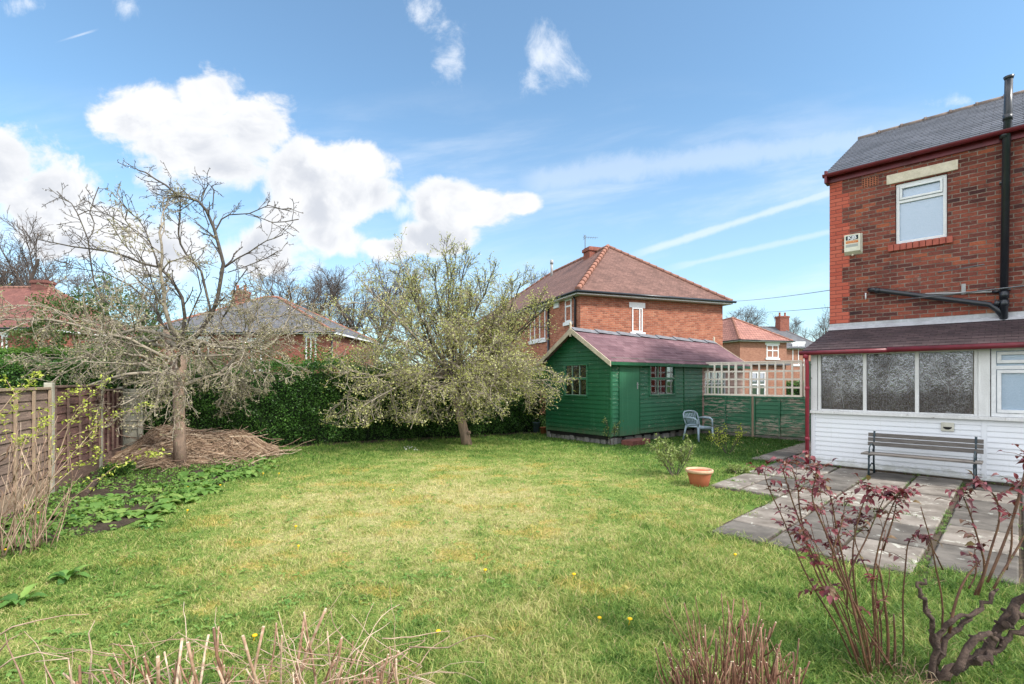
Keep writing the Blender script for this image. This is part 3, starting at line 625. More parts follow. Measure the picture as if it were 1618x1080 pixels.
# alarm box
A0, A1 = hu(1334.5, WY), hu(1363, WY); az1 = hz(370, (A0+A1)/2, WY); az0 = hz(402, (A0+A1)/2, WY)
alarm = thing('alarm_box', 'cream burglar alarm box lettered KJB high on the brick wall', 'alarm box', tuple(house.matrix_basis @ Vector((0, 0, 0))) if False else (HX, HY, 0), R(-45))
mb = MB(); e = .045; D = .085
P0 = [(A0, WY, az0), (A1, WY, az0), (A1, WY, az1), (A0, WY, az1)]; P1 = [(A0+.012, WY-D, az0+e*1.4), (A1-.03, WY-D, az0+e*1.4), (A1-.03, WY-D, az1-.012), (A0+.012, WY-D, az1-.012)]
mb.quad(*P1)
for k in range(4): k2 = (k+1) % 4; mb.quad(P0[k], P0[k2], P1[k2], P1[k])
mb.build('casing', pm('cream_plastic', (.72, .70, .58), (.64, .62, .50), 4, .4, .05), alarm)
def text(name, s, size, loc, m, parent, rot=(R(90), 0, 0), ext=.001, sx=1., bold=.0):
    c = bpy.data.curves.new(name, 'FONT'); c.body = s; c.size = size; c.extrude = ext; c.offset = bold; c.align_x = 'CENTER'; c.align_y = 'CENTER'
    t = bpy.data.objects.new('tmp_text', c); COL.objects.link(t); dg = bpy.context.evaluated_depsgraph_get(); me = bpy.data.meshes.new_from_object(t.evaluated_get(dg))
    COL.objects.unlink(t); bpy.data.objects.remove(t)
    o = link(name, me, m, parent); o.location = loc; o.rotation_euler = rot; o.scale = (sx, 1, 1); return o
AW = A1-A0-.045; ax = A0+.012+AW/2; AH = az1-az0
blk = pm('black_print', (.01, .02, .025), (.012, .022, .03), 4, .5, 0.); org = pm('orange_print', (.62, .16, .03), (.58, .14, .03), 4, .5, 0.); gry = pm('grey_print', (.40, .41, .38), (.36, .37, .34), 4, .5, 0.)
mb = MB(); z = az0+AH*.80; mb.box(ax-AW*.40, ax+AW*.40, WY-D-.0015, WY-D+.001, z-.042, z+.045); mb.build('black_panel', blk, alarm)
text('lettering', 'KJB', .098, (ax, WY-D-.0025, z), M['white'], alarm, bold=.003, sx=1.08)
mb = MB(); z = az0+AH*.60; mb.box(ax-AW*.40, ax+AW*.40, WY-D-.0015, WY-D+.001, z-.026, z+.026); mb.build('orange_panel', org, alarm)
mb = MB()
for k in range(9): x = ax-AW*.34+AW*.68*k/8; mb.box(x-.005, x+.004, WY-D-.003, WY-D-.001, z+.002-.006*(k % 2), z+.014)
for k in range(6): x = ax-AW*.2+AW*.5*k/6; mb.box(x-.004, x+.004, WY-D-.003, WY-D-.001, z-.018, z-.008)
mb.build('small_print', pm('pale_print', (.8, .6, .3), (.8, .6, .3), 3, .5, 0.), alarm)
mb = MB(); z = az0+AH*.42; mb.box(ax-AW*.40, ax+AW*.38, WY-D-.0015, WY-D+.001, z-.028, z+.028); mb.build('grey_panel', gry, alarm)
mb = MB(); mb.tube([(ax, WY-.04, az0+.004), (ax, WY-.04, az0-.03)], .018, 8); mb.build('strobe', M['cream'], alarm)

# ------------------------------------------------------------------ lean-to porch of the house
SZ = 1.10; GZ = 2.235       # sill, head
PX1 = 6.5
def siding(mb, x0, x1, z0, z1, y, n, dep=.012):
    h = (z1-z0)/n
    for k in range(n):
        a = z0+h*k; prof = [(y, a+h), (y-.002, a+h*.96), (y-dep, a+.018), (y-dep, a+.004), (y, a)]
        for p, q in zip(prof[:-1], prof[1:]): mb.quad((x0, q[0], q[1]), (x1, q[0], q[1]), (x1, p[0], p[1]), (x0, p[0], p[1]))
sm = hu(1555, 0)
mb = MB(); siding(mb, .03, sm-.03, .05, SZ-.06, -.002, 11); siding(mb, sm+.03, PX1, .05, SZ-.06, -.002, 11)
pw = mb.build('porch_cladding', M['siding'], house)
mb = MB(); mb.box(sm-.035, sm+.035, -.02, .0, .05, SZ-.06); mb.build('cladding_joint', M['siding'], pw, .004)
mb = MB(); mb.box(0, PX1, .002, .09, 0, SZ-.06); mb.box(-.006, .09, .09, WY, 0, SZ-.06); mb.box(-.04, .03, -.025, .03, .03, SZ-.02); mb.build('porch_base', M['siding'], house)
mb = MB(); mb.box(-.02, PX1, -.03, .1, -.01, .045); mb.build('plinth', M['joint'], house)
mb = MB(); mb.box(-.05, PX1, -.075, .10, SZ-.058, SZ); mb.build('porch_sill', M['old_white'], house, .006)
g0, g1, g2, g3, g4 = hu(1295, 0), hu(1366.5, 0), hu(1449, 0), hu(1541, 0), hu(1562, 0)
mb = MB(); f = .045
mb.box(g0-.01, g3+.02, -.01, .07, GZ-.05, GZ+.0); mb.box(g0-.01, g3+.02, -.008, .07, SZ+.001, SZ+.03)
for x, w in ((g0, .05), (g1, .055), (g2, .055), (g3+.01, .05)): mb.box(x-w/2, x+w/2, -.016, .075, SZ+.001, GZ-.001)
mb.build('porch_frame', M['old_white'], house, .004)
mb = MB(); mb.box(g3+.036, g4+.02, -.035, .08, SZ+.001, GZ+.02); mb.build('porch_post', M['old_white'], house, .006)
mb = MB(); mb.box(-.045, g0-.035, -.03, .08, SZ+.001, GZ+.02); mb.box(-.045, .04, .08, WY, GZ-.06, GZ+.02); mb.box(-.045, .04, WY-.06, WY-.001, SZ, GZ-.06); mb.box(-.04, .03, .08, WY-.001, SZ-.058, SZ); mb.build('corner_board', M['old_white'], house, .006)
mb = MB()
for a, b in ((g0, g1), (g1, g2), (g2, g3)):
    mb = MB(); mb.box(a+.028, b-.028, .03, .036, SZ+.03, GZ-.05); mb.build('porch_pane', M['porch_glass'], house)
mb = MB(); mb.box(.0, .006, .1, WY-.07, SZ, GZ-.06); mb.build('porch_pane', M['porch_glass'], house)
mb = MB(); a = hu(1526, .1); mb.box(a, g3-.02, .09, .12, SZ-.2, GZ+.1); mb.build('inner_board', pm('cream_board', (.62, .58, .42), (.56, .52, .38), 3, .8, .05), house)
mb = MB(); mb.box(a-.03, a-.003, .08, .14, SZ-.2, GZ+.1); mb.build('inner_post', M['old_wood'], house)
mb = MB(); mb.lathe([(.01, 0), (.10, .02), (.13, .12), (.11, .26), (.04, .32), (.01, .33)], 14, (hu(1507, .3), .34, SZ+.36)); mb.build('red_lampshade', pm('red_shade', (.55, .05, .03), (.5, .05, .03), 3, .5, 0.), house)
mb = MB(); b = hu(1545, 0); mb.box(.1, PX1, .11, WY-.01, .02, .04); mb.build('porch_floor', M['old_wood'], house)
# broken leading: a long crack across two panes
mb = MB(); k0 = (hu(1328, 0)); mb.tube([(k0, .027, SZ+.95), (k0+.01, .027, SZ+.7), (k0+.005, .027, SZ+.4), (k0+.05, .027, SZ+.06)], .003, 4); ck = pm('crack_white', (.6, .6, .6), (.5, .5, .5), 3, .5, 0.); mb.build('glass_crack', ck, house); mb = MB()
k0 = hu(1475, 0); mb.tube([(k0, .027, GZ-.07), (k0+.02, .027, GZ-.3), (k0+.10, .027, GZ-.52), (k0+.19, .027, GZ-.65), (k0+.2, .027, GZ-.8)], .003, 4); mb.build('glass_crack', ck, house)
# second, plastic window beside the post
w2 = upvc_window('porch_window', house, g4+.03, PX1-1.0, SZ+.004, GZ-.005, -.005, (g4+1.9,), (SZ+.80,), .06, 'sky_glass', .07)
mb = MB()
for c0, c1 in ((SZ+.87, GZ-.08), (SZ+.07, SZ+.76)):
    x0_, x1_ = g4+.10, g4+1.84
    for a_, b_, c_, d_ in [(x0_, x1_, c0, c0+.05), (x0_, x1_, c1-.05, c1), (x0_, x0_+.05, c0+.05, c1-.05), (x1_-.05, x1_, c0+.05, c1-.05)]: mb.box(a_, b_, -.02, .03, c_, d_)
mb.build('porch_window_sash', M['white'], house, .004)
mb = MB(); mb.box(g4+.03, PX1, .0, .07, GZ-.004, GZ+.05); mb.build('porch_head', M['old_white'], house)
# porch roof with the hipped left end
mb = MB(); y0, z0, y1, z1 = -.16, 2.285, WY-.003, 2.80; n = 9; tx = .30
slope(mb, -.16, PX1, y0, z0, y1, z1, n, .01, .20, 0)
for k in range(n):
    a, b = k/n, (k+1)/n
    mb.quad((-.16+.2*a, y0+(y1-y0)*a, z0+(z1-z0)*a+.01), (-.16+.2*b, y0+(y1-y0)*b, z0+(z1-z0)*b), (-.16+.2*b, y1, z0+(z1-z0)*b*.999), (-.16+.2*a, y1, z0+(z1-z0)*a))
mb.quad((-.16, y0, z0-.03), (PX1, y0, z0-.03), (PX1, y0, z0), (-.16, y0, z0)); mb.quad((-.16, y0, z0-.03), (-.16, y1, z0-.03), (PX1, y1, z0-.03), (PX1, y0, z0-.03)); mb.quad((-.16, y1, z0-.03), (-.16, y0, z0-.03), (-.16, y0, z0), (-.16, y1, z0))
mb.build('porch_roof', M['porch_shingle'], house)
mb = MB(); mb.quad((-.0, WY-.16, 2.755), (PX1, WY-.16, 2.755), (PX1, WY-.006, 2.84), (0, WY-.006, 2.84)); mb.quad((0, WY-.006, 2.84), (PX1, WY-.006, 2.84), (PX1, WY-.006, 2.90), (0, WY-.006, 2.90)); mb.quad((0, WY-.16, 2.752), (0, WY-.16, 2.755), (0, WY, 2.84), (0, WY, 2.7)); mb.build('flashing', M['lead'], house)
mb = MB(); mb.box(-.17, PX1, y0-.015, y0+.012, z0-.075, z0-.032); mb.tube([(-.2, y0-.05, z0-.055), (1.25, y0-.05, z0-.055)], .042, 10); mb.tube([(1.22, y0-.05, z0-.045), (PX1, y0-.05, z0-.035)], .046, 10); mb.build('porch_gutter', M['maroon'], house)
mb = MB(); mb.tube([(-.09, y0-.03, z0-.06), (-.09, y0-.03, z0-.16)], .052, 14); mb.tube([(-.09, y0-.02, z0-.1), (-.09, -.09, z0-.3), (-.09, -.09, .03)], .036, 14)
for z in (.5, 1.5): mb.tube([(-.09, -.09, z), (-.09, -.09, z+.07)], .043, 14)
mb.build('downpipe', M['pipe_red'], house)
# vent flap in the cladding
a, b = hu(1487, 0), hu(1508, 0); zc = hz(674, (a+b)/2, 0)
mb = MB(); mb.box(a, b, -.035, -.012, zc-.075, zc+.075); vf = mb.build('vent_flap', pm('vent_cream', (.60, .58, .50), (.5, .48, .4), 5, .5, .1), house, .006)
mb = MB(); mb.prism([(a+(b-a)*(.5+.34*math.cos(q)), zc-.0+.045*math.sin(q)) for q in [math.pi+math.pi*i/10 for i in range(11)]], -.0375, -.03); mb.build('vent_opening', M['dark_room'], vf)

# ------------------------------------------------------------------ garden bench
bench = thing('garden_bench', 'slatted grey wooden bench with dark iron ends against the white cladding', 'bench', tuple(Matrix.Translation((HX, HY, 0)) @ Matrix.Rotation(R(-45), 4, 'Z') @ Vector((1.73, -.62, .03))), R(-45))
BL = .76
for k in range(3):
    z = .50+.078*k; y = .18+.022*k; mb = MB(); mb.box(-BL+.0, BL, y, y+.022, z, z+.068, Matrix.Translation((0, 0, 0))); mb.build('back_slat', M['old_wood'], bench, .004)
for k in range(5):
    y = -.28+.088*k; mb = MB(); mb.box(-BL-.02, BL, y, y+.072, .385-.003*k, .412-.003*k); mb.build('seat_slat', M['old_wood'], bench, .004)
for sx in (-1, 1):
    x = sx*(BL-.09); mb = MB(); r = .014
    mb.tube([(x, -.27, 0), (x, -.25, .2), (x, -.24, .37)], [.017, .014, .016], 8); mb.tube([(x, .22, 0), (x, .17, .2), (x, .165, .38), (x, .20, .55), (x, .235, .76)], [.018, .015, .016, .014, .016], 8)
    mb.tube([(x, -.26, .365), (x, 0, .355), (x, .17, .37)], .014, 8); mb.tube([(x, .19, .46), (x, .08, .54), (x, -.08, .55), (x, -.2, .50), (x, -.23, .37)], .011, 8)
    mb.tube([(x, .17, .40), (x, .13, .46), (x, .08, .45), (x, .09, .41)], .008, 6); mb.tube([(x, -.25, .15), (x, 0, .22), (x, .18, .15)], .009, 6); mb.build('end_frame', M['dark_iron'], bench)
# ------------------------------------------------------------------ shed (local x along the long side, local y to the back along the gable)
shed = thing('garden_shed', 'green painted timber shed with purple shingle roof and cream bargeboards', 'shed', (SHC.x, SHC.y, 0), math.atan2(SL.y, SL.x))
SW = 2.45; LEN = 7.1; Z0 = .22; ZE = 2.24; ZR = 3.06; BH = .118
def boards(mb, axis, a0, a1, z0, z1, openings=(), clip=None, h=BH, dep=.016, base=0., sgn=-1):
    z = z0; 
    while z < z1-.01:
        zt = min(z+h, z1); segs = [(a0, a1)]
        for (oa, ob, oz0, oz1) in openings:
            if (z+zt)/2 > oz0 and (z+zt)/2 < oz1:
                ns = []
                for s, e in segs:
                    if ob <= s or oa >= e: ns.append((s, e)); continue
                    if s < oa: ns.append((s, oa))
                    if ob < e: ns.append((ob, e))
                segs = ns
        for s, e in segs:
            s0, e0, s1, e1 = s, e, s, e
            if clip: c0, c1 = clip(z), clip(zt); s0, e0 = max(s, c0[0]), min(e, c0[1]); s1, e1 = max(s, c1[0]), min(e, c1[1])
            if e0-s0 < .01: continue
            if e1 < s1: e1 = s1 = (e1+s1)/2
            pr = [(0, zt, s1, e1), (.004, zt-.012, s1, e1), (dep, z+.022, s0, e0), (dep, z+.004, s0, e0), (0, z, s0, e0)]
            for p, q in zip(pr[:-1], pr[1:]):
                f = (lambda a, o, zz: (a, base+sgn*o, zz)) if axis == 'x' else (lambda a, o, zz: (base+sgn*o, a, zz))
                mb.quad(f(q[2], q[0], q[1]), f(q[3], q[0], q[1]), f(p[3], p[0], p[1]), f(p[2], p[0], p[1]))
        z = zt
def su_(px):     # along the shed's long side
    r = (px-809)/F; return (r*SHC.y-SHC.x)/(SL.x-r*SL.y)
def sg_(px):
    r = (px-809)/F; return (r*SHC.y-SHC.x)/(SG.x-r*SG.y)
dx0, dx1 = su_(978.5), su_(1009); fx0, fx1 = su_(1026), su_(1066); fz0, fz1 = Z0+8*BH, Z0+15.5*BH
gy1, gy0 = sg_(893), sg_(928)
gzd = SHC.y+SG.y*(gy0+gy1)/2; gz1 = CH+(600-576)/F*gzd; gz0 = CH+(600-624)/F*gzd
gz0 = Z0+round((gz0-Z0)/BH)*BH; gz1 = Z0+round((gz1-Z0)/BH)*BH; fz1 = Z0+round((CH+(600-576)/F*(SHC.y+1.4)-Z0)/BH)*BH; fz0 = Z0+round((CH+(600-622)/F*(SHC.y+1.4)-Z0)/BH)*BH
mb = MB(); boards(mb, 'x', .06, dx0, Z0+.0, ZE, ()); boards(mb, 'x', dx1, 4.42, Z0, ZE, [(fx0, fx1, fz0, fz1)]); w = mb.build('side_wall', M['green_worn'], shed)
qa, qb = su_(1113), su_(1145); qz0, qz1 = Z0+8*BH, Z0+15*BH
mb = MB(); boards(mb, 'x', 4.42, LEN-.05, Z0, ZE, [(qa, qb, qz0, qz1)]); mb.build('pale_side_wall', pm('pinkish_boards', (.52, .36, .31), (.44, .30, .26), 5, .8, .3), shed)
mb = MB()
for x in (0., dx0-.05, dx1, su_(1079.5), LEN-.05): mb.box(x, x+.05, -.026, -.001, Z0-.01, ZE)
mb.box(0, LEN, -.03, -.002, ZE-.02, ZE+.05); mb.build('corner_trim', M['green'], w, .003)
clip = lambda z: (0, SW) if z <= ZE else (SW/2*(z-ZE)/(ZR-ZE), SW-SW/2*(z-ZE)/(ZR-ZE))
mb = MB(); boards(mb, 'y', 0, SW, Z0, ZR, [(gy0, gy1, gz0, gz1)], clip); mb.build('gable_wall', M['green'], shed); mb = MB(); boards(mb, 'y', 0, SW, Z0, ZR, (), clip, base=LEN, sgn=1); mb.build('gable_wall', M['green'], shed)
mb = MB(); mb.box(-.024, .0, -.024, .03, Z0-.02, ZE-.02); mb.build('corner_post', M['green'], shed, .003); mb = MB(); mb.box(-.024, .0, SW-.05, SW, Z0-.02, ZE-.02); mb.build('corner_post', M['green'], shed, .003)
mb = MB(); boards(mb, 'x', 0, LEN, Z0, ZE, base=SW, sgn=1); mb.build('back_wall', M['green'], shed)
# dark lining behind the boards, open at the windows
mb = MB(); y = .03
for a, b, c, d in [(.02, fx0, Z0, ZE), (fx1, qa, Z0, ZE), (qb, LEN-.02, Z0, ZE), (qa, qb, Z0, qz0), (qa, qb, qz1, ZE), (fx0, fx1, Z0, fz0), (fx0, fx1, fz1, ZE)]: mb.quad((a, y, c), (b, y, c), (b, y, d), (a, y, d))
x = .03
for a, b, c, d in [(.03, gy0, Z0, ZE), (gy1, SW-.02, Z0, ZE), (gy0, gy1, Z0, gz0), (gy0, gy1, gz1, ZE)]: mb.quad((x, a, c), (x, b, c), (x, b, d), (x, a, d))
mb.quad((.03, .03, Z0+.01), (LEN-.03, .03, Z0+.01), (LEN-.03, SW-.03, Z0+.01), (.03, SW-.03, Z0+.01)); mb.quad((.03, SW-.03, Z0), (LEN-.03, SW-.03, Z0), (LEN-.03, SW-.03, ZE), (.03, SW-.03, ZE)); mb.quad((.03, .03, ZE), (LEN-.03, .03, ZE), (LEN-.03, SW-.03, ZE), (.03, SW-.03, ZE))
mb.build('lining', M['dark_room'], shed)
mb = MB(); mb.box(dx0, dx1, -.022, .02, Z0-.01, ZE-.06); dr = mb.build('door', M['green_door'], shed, .003)
mb = MB(); zc = CH+(600-609)/F*(SHC.y+.7); mb.box(dx1-.10, dx1-.06, -.032, -.0225, zc-.09, zc+.09); mb.tube([(dx1-.08, -.035, zc+.03), (dx1-.08, -.065, zc+.03), (dx1-.16, -.065, zc+.03)], .009, 8); mb.build('handle', M['grey_pvc'], dr)
gl = glassmat('shed_glass', tint=(.75, .78, .8), refl=.10, rough=.02)
def shed_window(axis, a0, a1, z0, z1, cols_):
    mb = MB(); t = .032; zm = z0+(z1-z0)*.55
    def B(p, q, r, s, o0=-.03, o1=.02):
        mb.box(p, q, o0, o1, r, s) if axis == 'x' else mb.box(o0, o1, p, q, r, s)
    B(a0-.03, a1+.03, z0-.04, z0, -.045); B(a0-.03, a1+.03, z1, z1+.03, -.035); B(a0-.03, a0+.02, z0, z1, -.032); B(a1-.02, a1+.03, z0, z1, -.032); B(a0+.02, a1-.02, zm-.025, zm+.025, -.028)
    fr = mb.build('window', M['green_worn'], shed, .003); mb = MB()
    for k in range(1, cols_): x = a0+(a1-a0)*k/cols_; B(x-.011, x+.011, z0, zm-.026, -.012, .012); B(x-.011, x+.011, zm+.026, z1, -.012, .012)
    B(a0+.02, a1-.02, z0, z0+.014, -.02, .012); B(a0+.02, a1-.02, zm+.0255, zm+.037, -.02, .012)
    mb.build('glazing_bar', pm('worn_green_bar', (.12, .24, .17), (.30, .36, .30), 12, .6, .1), fr); mb = MB(); B(a0+.02, a1-.02, z0, z1, .014, .018); mb.build('pane', gl, fr)
shed_window('x', fx0, fx1, fz0, fz1, 3); shed_window('y', gy0, gy1, gz0, gz1, 3)
upvc_window('window', shed, qa, qb, qz0, qz1, -.03, (qa+(qb-qa)*.33, qa+(qb-qa)*.66), (qz0+(qz1-qz0)*.5,), .05, 'glass', .05)
# roof
oh = .22; ov = .17; sl_ = (ZR-ZE)/(SW/2); ez = ZE-ov*sl_+.05; rz = ZR+.06
mb = MB(); slope(mb, -oh, LEN+oh, -ov, ez, SW/2, rz, 11, .012); slope(mb, -oh, LEN+oh, SW+ov, ez, SW/2, rz, 11, .012)
for y0_, y1_ in ((-ov, SW/2), (SW+ov, SW/2)): mb.quad((-oh, y0_, ez-.03), (LEN+oh, y0_, ez-.03), (LEN+oh, y1_, rz-.03), (-oh, y1_, rz-.03)); mb.quad((-oh, y0_, ez-.03), (LEN+oh, y0_, ez-.03), (LEN+oh, y0_, ez), (-oh, y0_, ez))
srf = mb.build('roof', M['shed_shingle'], shed)
mb = MB(); x = -oh
gm = pm('ridge_felt', (.13, .135, .15), (.20, .20, .22), 8, .9, .4)
while x < LEN+oh-.1:
    e = min(x+.98, LEN+oh); 
    for s in (-1, 1): mb.quad((x, SW/2, rz+.055), (e, SW/2, rz+.022), (e, SW/2+s*.17, rz+.022-.17*sl_), (x, SW/2+s*.17, rz+.055-.17*sl_)); mb.quad((x, SW/2, rz+.055), (x, SW/2+s*.17, rz+.055-.17*sl_), (x, SW/2+s*.17, rz-.17*sl_), (x, SW/2, rz))
    x = e
mb.build('ridge_cap', gm, srf)
for X in (-oh-.025, LEN+oh+.001):
    mb = MB()
    for s in (-1, 1):
        yo = SW/2+s*(SW/2+ov+.03); zo = ez-.02; i = (lambda y: SW/2+s*y)
        P = [(SW/2, rz+.02), (yo, zo+.02), (yo, zo-.11), (SW/2, rz-.13)]
        if s > 0: P = P[::-1]
        mb.prism(P, X, X+.024, 'x')
    bb = mb.build('bargeboard', M['barge'], shed, .003)
    mb = MB(); mb.box(X-.012, X+.034, SW/2-.025, SW/2+.025, rz-.22, rz+.13); mb.prism([(SW/2-.025, rz+.13), (SW/2, rz+.19), (SW/2+.025, rz+.13)], X-.012, X+.034, 'x'); mb.build('finial', M['barge'], bb)
mb = MB(); mb.box(-oh+.01, LEN+oh-.01, -ov-.018, -ov-.002, ez-.09, ez-.005); mb.build('eaves_board', M['green'], shed)
mb = MB(); r = np.random.RandomState(2)
for k in range(13):
    y = .02+.19*k; h = .14+.06*r.rand(); a, b, c, d = .05, .32, y, y+.13+.06*r.rand()
    mb.box(a+r.uniform(-.05, .05), b, c, d, -.02, h)
for k in range(16):
    x = .3+.43*k; mb.box(x, x+.25+.1*r.rand(), .06+.05*r.rand(), .3, -.02, .12+.06*r.rand())
mb.build('footing', M['stone'], shed, .02)
mb = MB(); mb.box(.02, LEN-.02, .12, SW-.02, .12, Z0); mb.build('floor_frame', M['dark_room'], shed)
# door step
stp = MB(); 
for k in range(4): stp.box(-.42+.21*k, -.22+.21*k, -.17, .17, 0, .14)
st = stp.build('door_step', M['step_brick'], None, .012); st.location = (SHC.x+SL.x*(.62)+SG.x*-.34, SHC.y+SL.y*.62+SG.y*-.34, 0); st.rotation_euler = (0, 0, math.atan2(SL.y, SL.x)+.05)
tag(st, 'dark red brick step on the grass below the shed door', 'step')
# things on the sill inside the shed window
def shpos(x, y, z): v = Matrix.Rotation(math.atan2(SL.y, SL.x), 4, 'Z') @ Vector((x, y, z)); return (SHC.x+v.x, SHC.y+v.y, z)
mb = MB(); mb.lathe([(.09, 0), (.11, .03), (.10, .16), (.06, .21), (.03, .24)], 12); o = mb.build('plastic_jug', pm('blue_plastic', (.03, .14, .5), (.02, .1, .4), 5, .4, 0.)); o.location = shpos(fx0+.66*(fx1-fx0), .17, fz0+.01); tag(o, 'blue plastic jug inside the right shed window', 'jug')
mb = MB(); mb.lathe([(.035, 0), (.04, .02), (.04, .10), (.02, .13), (.022, .17)], 12); o = mb.build('spray_bottle', pm('yellow_plastic', (.65, .5, .03), (.6, .45, .03), 5, .4, 0.)); o.location = shpos(fx0+.85*(fx1-fx0), .10, fz0+.01); tag(o, 'small yellow bottle inside the right shed window', 'bottle')
mb = MB(); mb.lathe([(.05, 0), (.052, .02), (.05, .12), (.045, .14)], 12); o = mb.build('paint_tin', pm('grey_tin', (.35, .35, .36), (.3, .3, .3), 5, .4, 0.)); o.location = shpos(fx0+.12*(fx1-fx0), .10, fz0+.01); tag(o, 'grey tin inside the right shed window, left end of the sill', 'tin')

# ------------------------------------------------------------------ fence with trellis, parallel to the house wall
FV = 4.3
tf = thing('trellis_fence', 'peeling green fence with cream lattice on top between shed and house', 'fence', (HX, HY, 0), R(-45))
fx = hu(1107, FV); fxe = hu(1277, FV); P1_, P2_ = hu(1190, FV), hu(1266, FV)
zt = 1.2; tt = 2.22
for (a, b) in ((fx+.04, P1_-.03), (P1_+.03, fxe-.02)):
    mb = MB(); n = 9; h = (zt-.10)/n
    for k in range(n):
        z = .10+h*k; wv = .004*math.sin(k*2.1)
        mb.quad((a, FV-.022, z+.012), (b, FV-.022+wv, z+.012), (b, FV-.004+wv, z+h+.008), (a, FV-.004, z+h+.008)); mb.quad((a, FV-.004, z), (b, FV-.004, z), (b, FV-.022+wv, z+.012), (a, FV-.022, z+.012))
    mb.quad((a, FV+.01, .08), (b, FV+.01, .08), (b, FV+.01, zt), (a, FV+.01, zt))
    pn = mb.build('panel', M['green_peel'], tf); mb = MB(); mid = (a+b)/2
    for x in (a+.025, mid, b-.025): mb.box(x-.022, x+.022, FV-.05, FV-.0225, .08, zt)
    mb.box(a, b, FV-.045, FV-.02, zt-.03, zt+.02); mb.build('batten', M['green_worn'], pn, .003)
for x in (fx, P1_, fxe+.03): mb = MB(); mb.box(x-.035, x+.035, FV-.035, FV+.035, 0, zt+.02+(1.0 if x != P1_ else 0)); mb.build('post', M['green_worn'] if x != P1_ else M['fence_rail'], tf, .004)
mb = MB(); mb.box(fx, fxe, FV-.02, FV+.02, .01, .08); mb.build('gravel_board', M['old_wood'], tf)
def lattice(a, b, y, nx, nz_, rot=0.):
    mb = MB(); t = .050
    for i in range(nx+1): x = a+(b-a)*i/nx; w = t if 0 < i < nx else .055; mb.box(x-w/2, x+w/2, y-.012, y-.001, zt+.045, tt)
    for j in range(nz_+1): z = zt+.05+(tt-zt-.08)*j/nz_; w = t if 0 < j < nz_ else .05; mb.box(a, b, y, y+.012, z-w/2, z+w/2)
    return mb
mb = lattice(fx+.02, P2_, FV-.02, 13, 4); lt = mb.build('trellis', M['trellis'], tf)
mb = MB(); mb.box(fx, P2_+.02, FV-.04, FV+.0, tt+.001, tt+.03); mb.box(fx, P2_+.02, FV-.045, FV-.0, zt+.022, zt+.05)
for x in (fx+.02, (fx+P2_)/2-.35, P2_-.0): mb.box(x-.035, x+.035, FV+.0, FV+.04, zt+.03, tt)
mb.build('trellis_frame', M['trellis'], lt, .003)
mb = lattice(P2_+.08, fxe+.25, FV+.03, 2, 2); mb.build('trellis', M['trellis'], tf)
# plain continuation to the house end
mb = MB(); mb.box(fxe+.08, .0, FV-.02, FV+.02, .05, 2.1); mb.build('end_board', M['green_worn'], tf)

# ------------------------------------------------------------------ chair
ch = thing('garden_chair', 'pale blue plastic garden armchair with slatted back beside the shed', 'chair', (G(1104, 696).x, G(1104, 696).y, 0), R(24))
cp = M['chair_plastic']
mb = MB(); mb.box(-.23, .23, -.24, .22, .385, .405); mb.box(-.23, .23, -.255, -.235, .35, .403); mb.build('seat', cp, ch, .012)
mb = MB()
def bk(x, z): return (x, .21+.14*(z-.4)/.4+.03*(1-(x/.26)**2), z)
for k in range(7): x = -.165+.055*k; mb.tube([bk(x*.9, .42), bk(x, .6), bk(x*1.12, .76)], .013, 6)
mb.tube([bk(-.24, .40), bk(-.26, .6), bk(-.25, .74), bk(-.17, .80), bk(0, .82), bk(.17, .80), bk(.25, .74), bk(.26, .6), bk(.24, .40)], .024, 8)
mb.tube([bk(-.24, .43), bk(0, .43), bk(.24, .43)], .02, 8); mb.build('backrest', cp, ch)
for s in (-1, 1):
    mb = MB(); mb.tube([(s*.27, .27, .62), (s*.29, .1, .645), (s*.29, -.12, .64), (s*.28, -.22, .60), (s*.26, -.25, .42)], [.022, .028, .03, .026, .022], 8); mb.build('armrest', cp, ch)
    mb = MB(); mb.tube([(s*.25, -.24, .40), (s*.275, -.29, .0)], [.032, .024], 8); mb.build('leg', cp, ch); mb = MB(); mb.tube([(s*.24, .22, .42), (s*.27, .32, .0)], [.032, .024], 8); mb.build('leg', cp, ch)
# ------------------------------------------------------------------ terracotta pot on the lawn edge
pp = G(1105, 767); pot = thing('plant_pot', 'orange terracotta pot with pale rim at the corner of the patio', 'pot', (pp.x, pp.y, 0))
mb = MB(); mb.lathe([(.13, 0), (.14, .01), (.165, .12), (.19, .22), (.195, .24)], 32); mb.build('body', M['terracotta'], pot)
mb = MB(); mb.lathe([(.195, .215), (.212, .225), (.214, .262), (.205, .268), (.185, .262), (.175, .2), (.02, .19)], 32); mb.build('rim', M['pot_rim'], pot)
mb = MB(); mb.lathe([(.178, .20), (.10, .225), (.01, .23)], 20); mb.build('soil', M['soil'], pot)
def simple_pot(name, x, y, r, h, m, label, cat, handle=False):
    o = thing(name, label, cat, (x, y, 0)); mb = MB(); mb.lathe([(r*.72, 0), (r*.95, h*.9), (r*1.04, h*.9), (r*1.05, h), (r*.92, h), (r*.8, h*.3)], 20); mb.build('body', m, o)
    if handle: mb = MB(); mb.tube([(-r, 0, h*.95), (-r*.7, 0, h*1.25), (0, 0, h*1.35), (r*.7, 0, h*1.25), (r, 0, h*.95)], .006, 6); mb.build('handle', M['grey_pvc'], o)
gp = G(848, 684); simple_pot('bucket', gp.x, gp.y+.3, .13, .33, pm('dark_blue_grey', (.10, .16, .18), (.08, .12, .14), 5, .5, .1), 'grey bucket against the hedge left of the shed', 'bucket', True)
gp = G(858, 686); simple_pot('flower_pot', gp.x+.02, gp.y+.1, .11, .22, M['terracotta'], 'small terracotta pot squeezed between hedge and shed', 'pot')

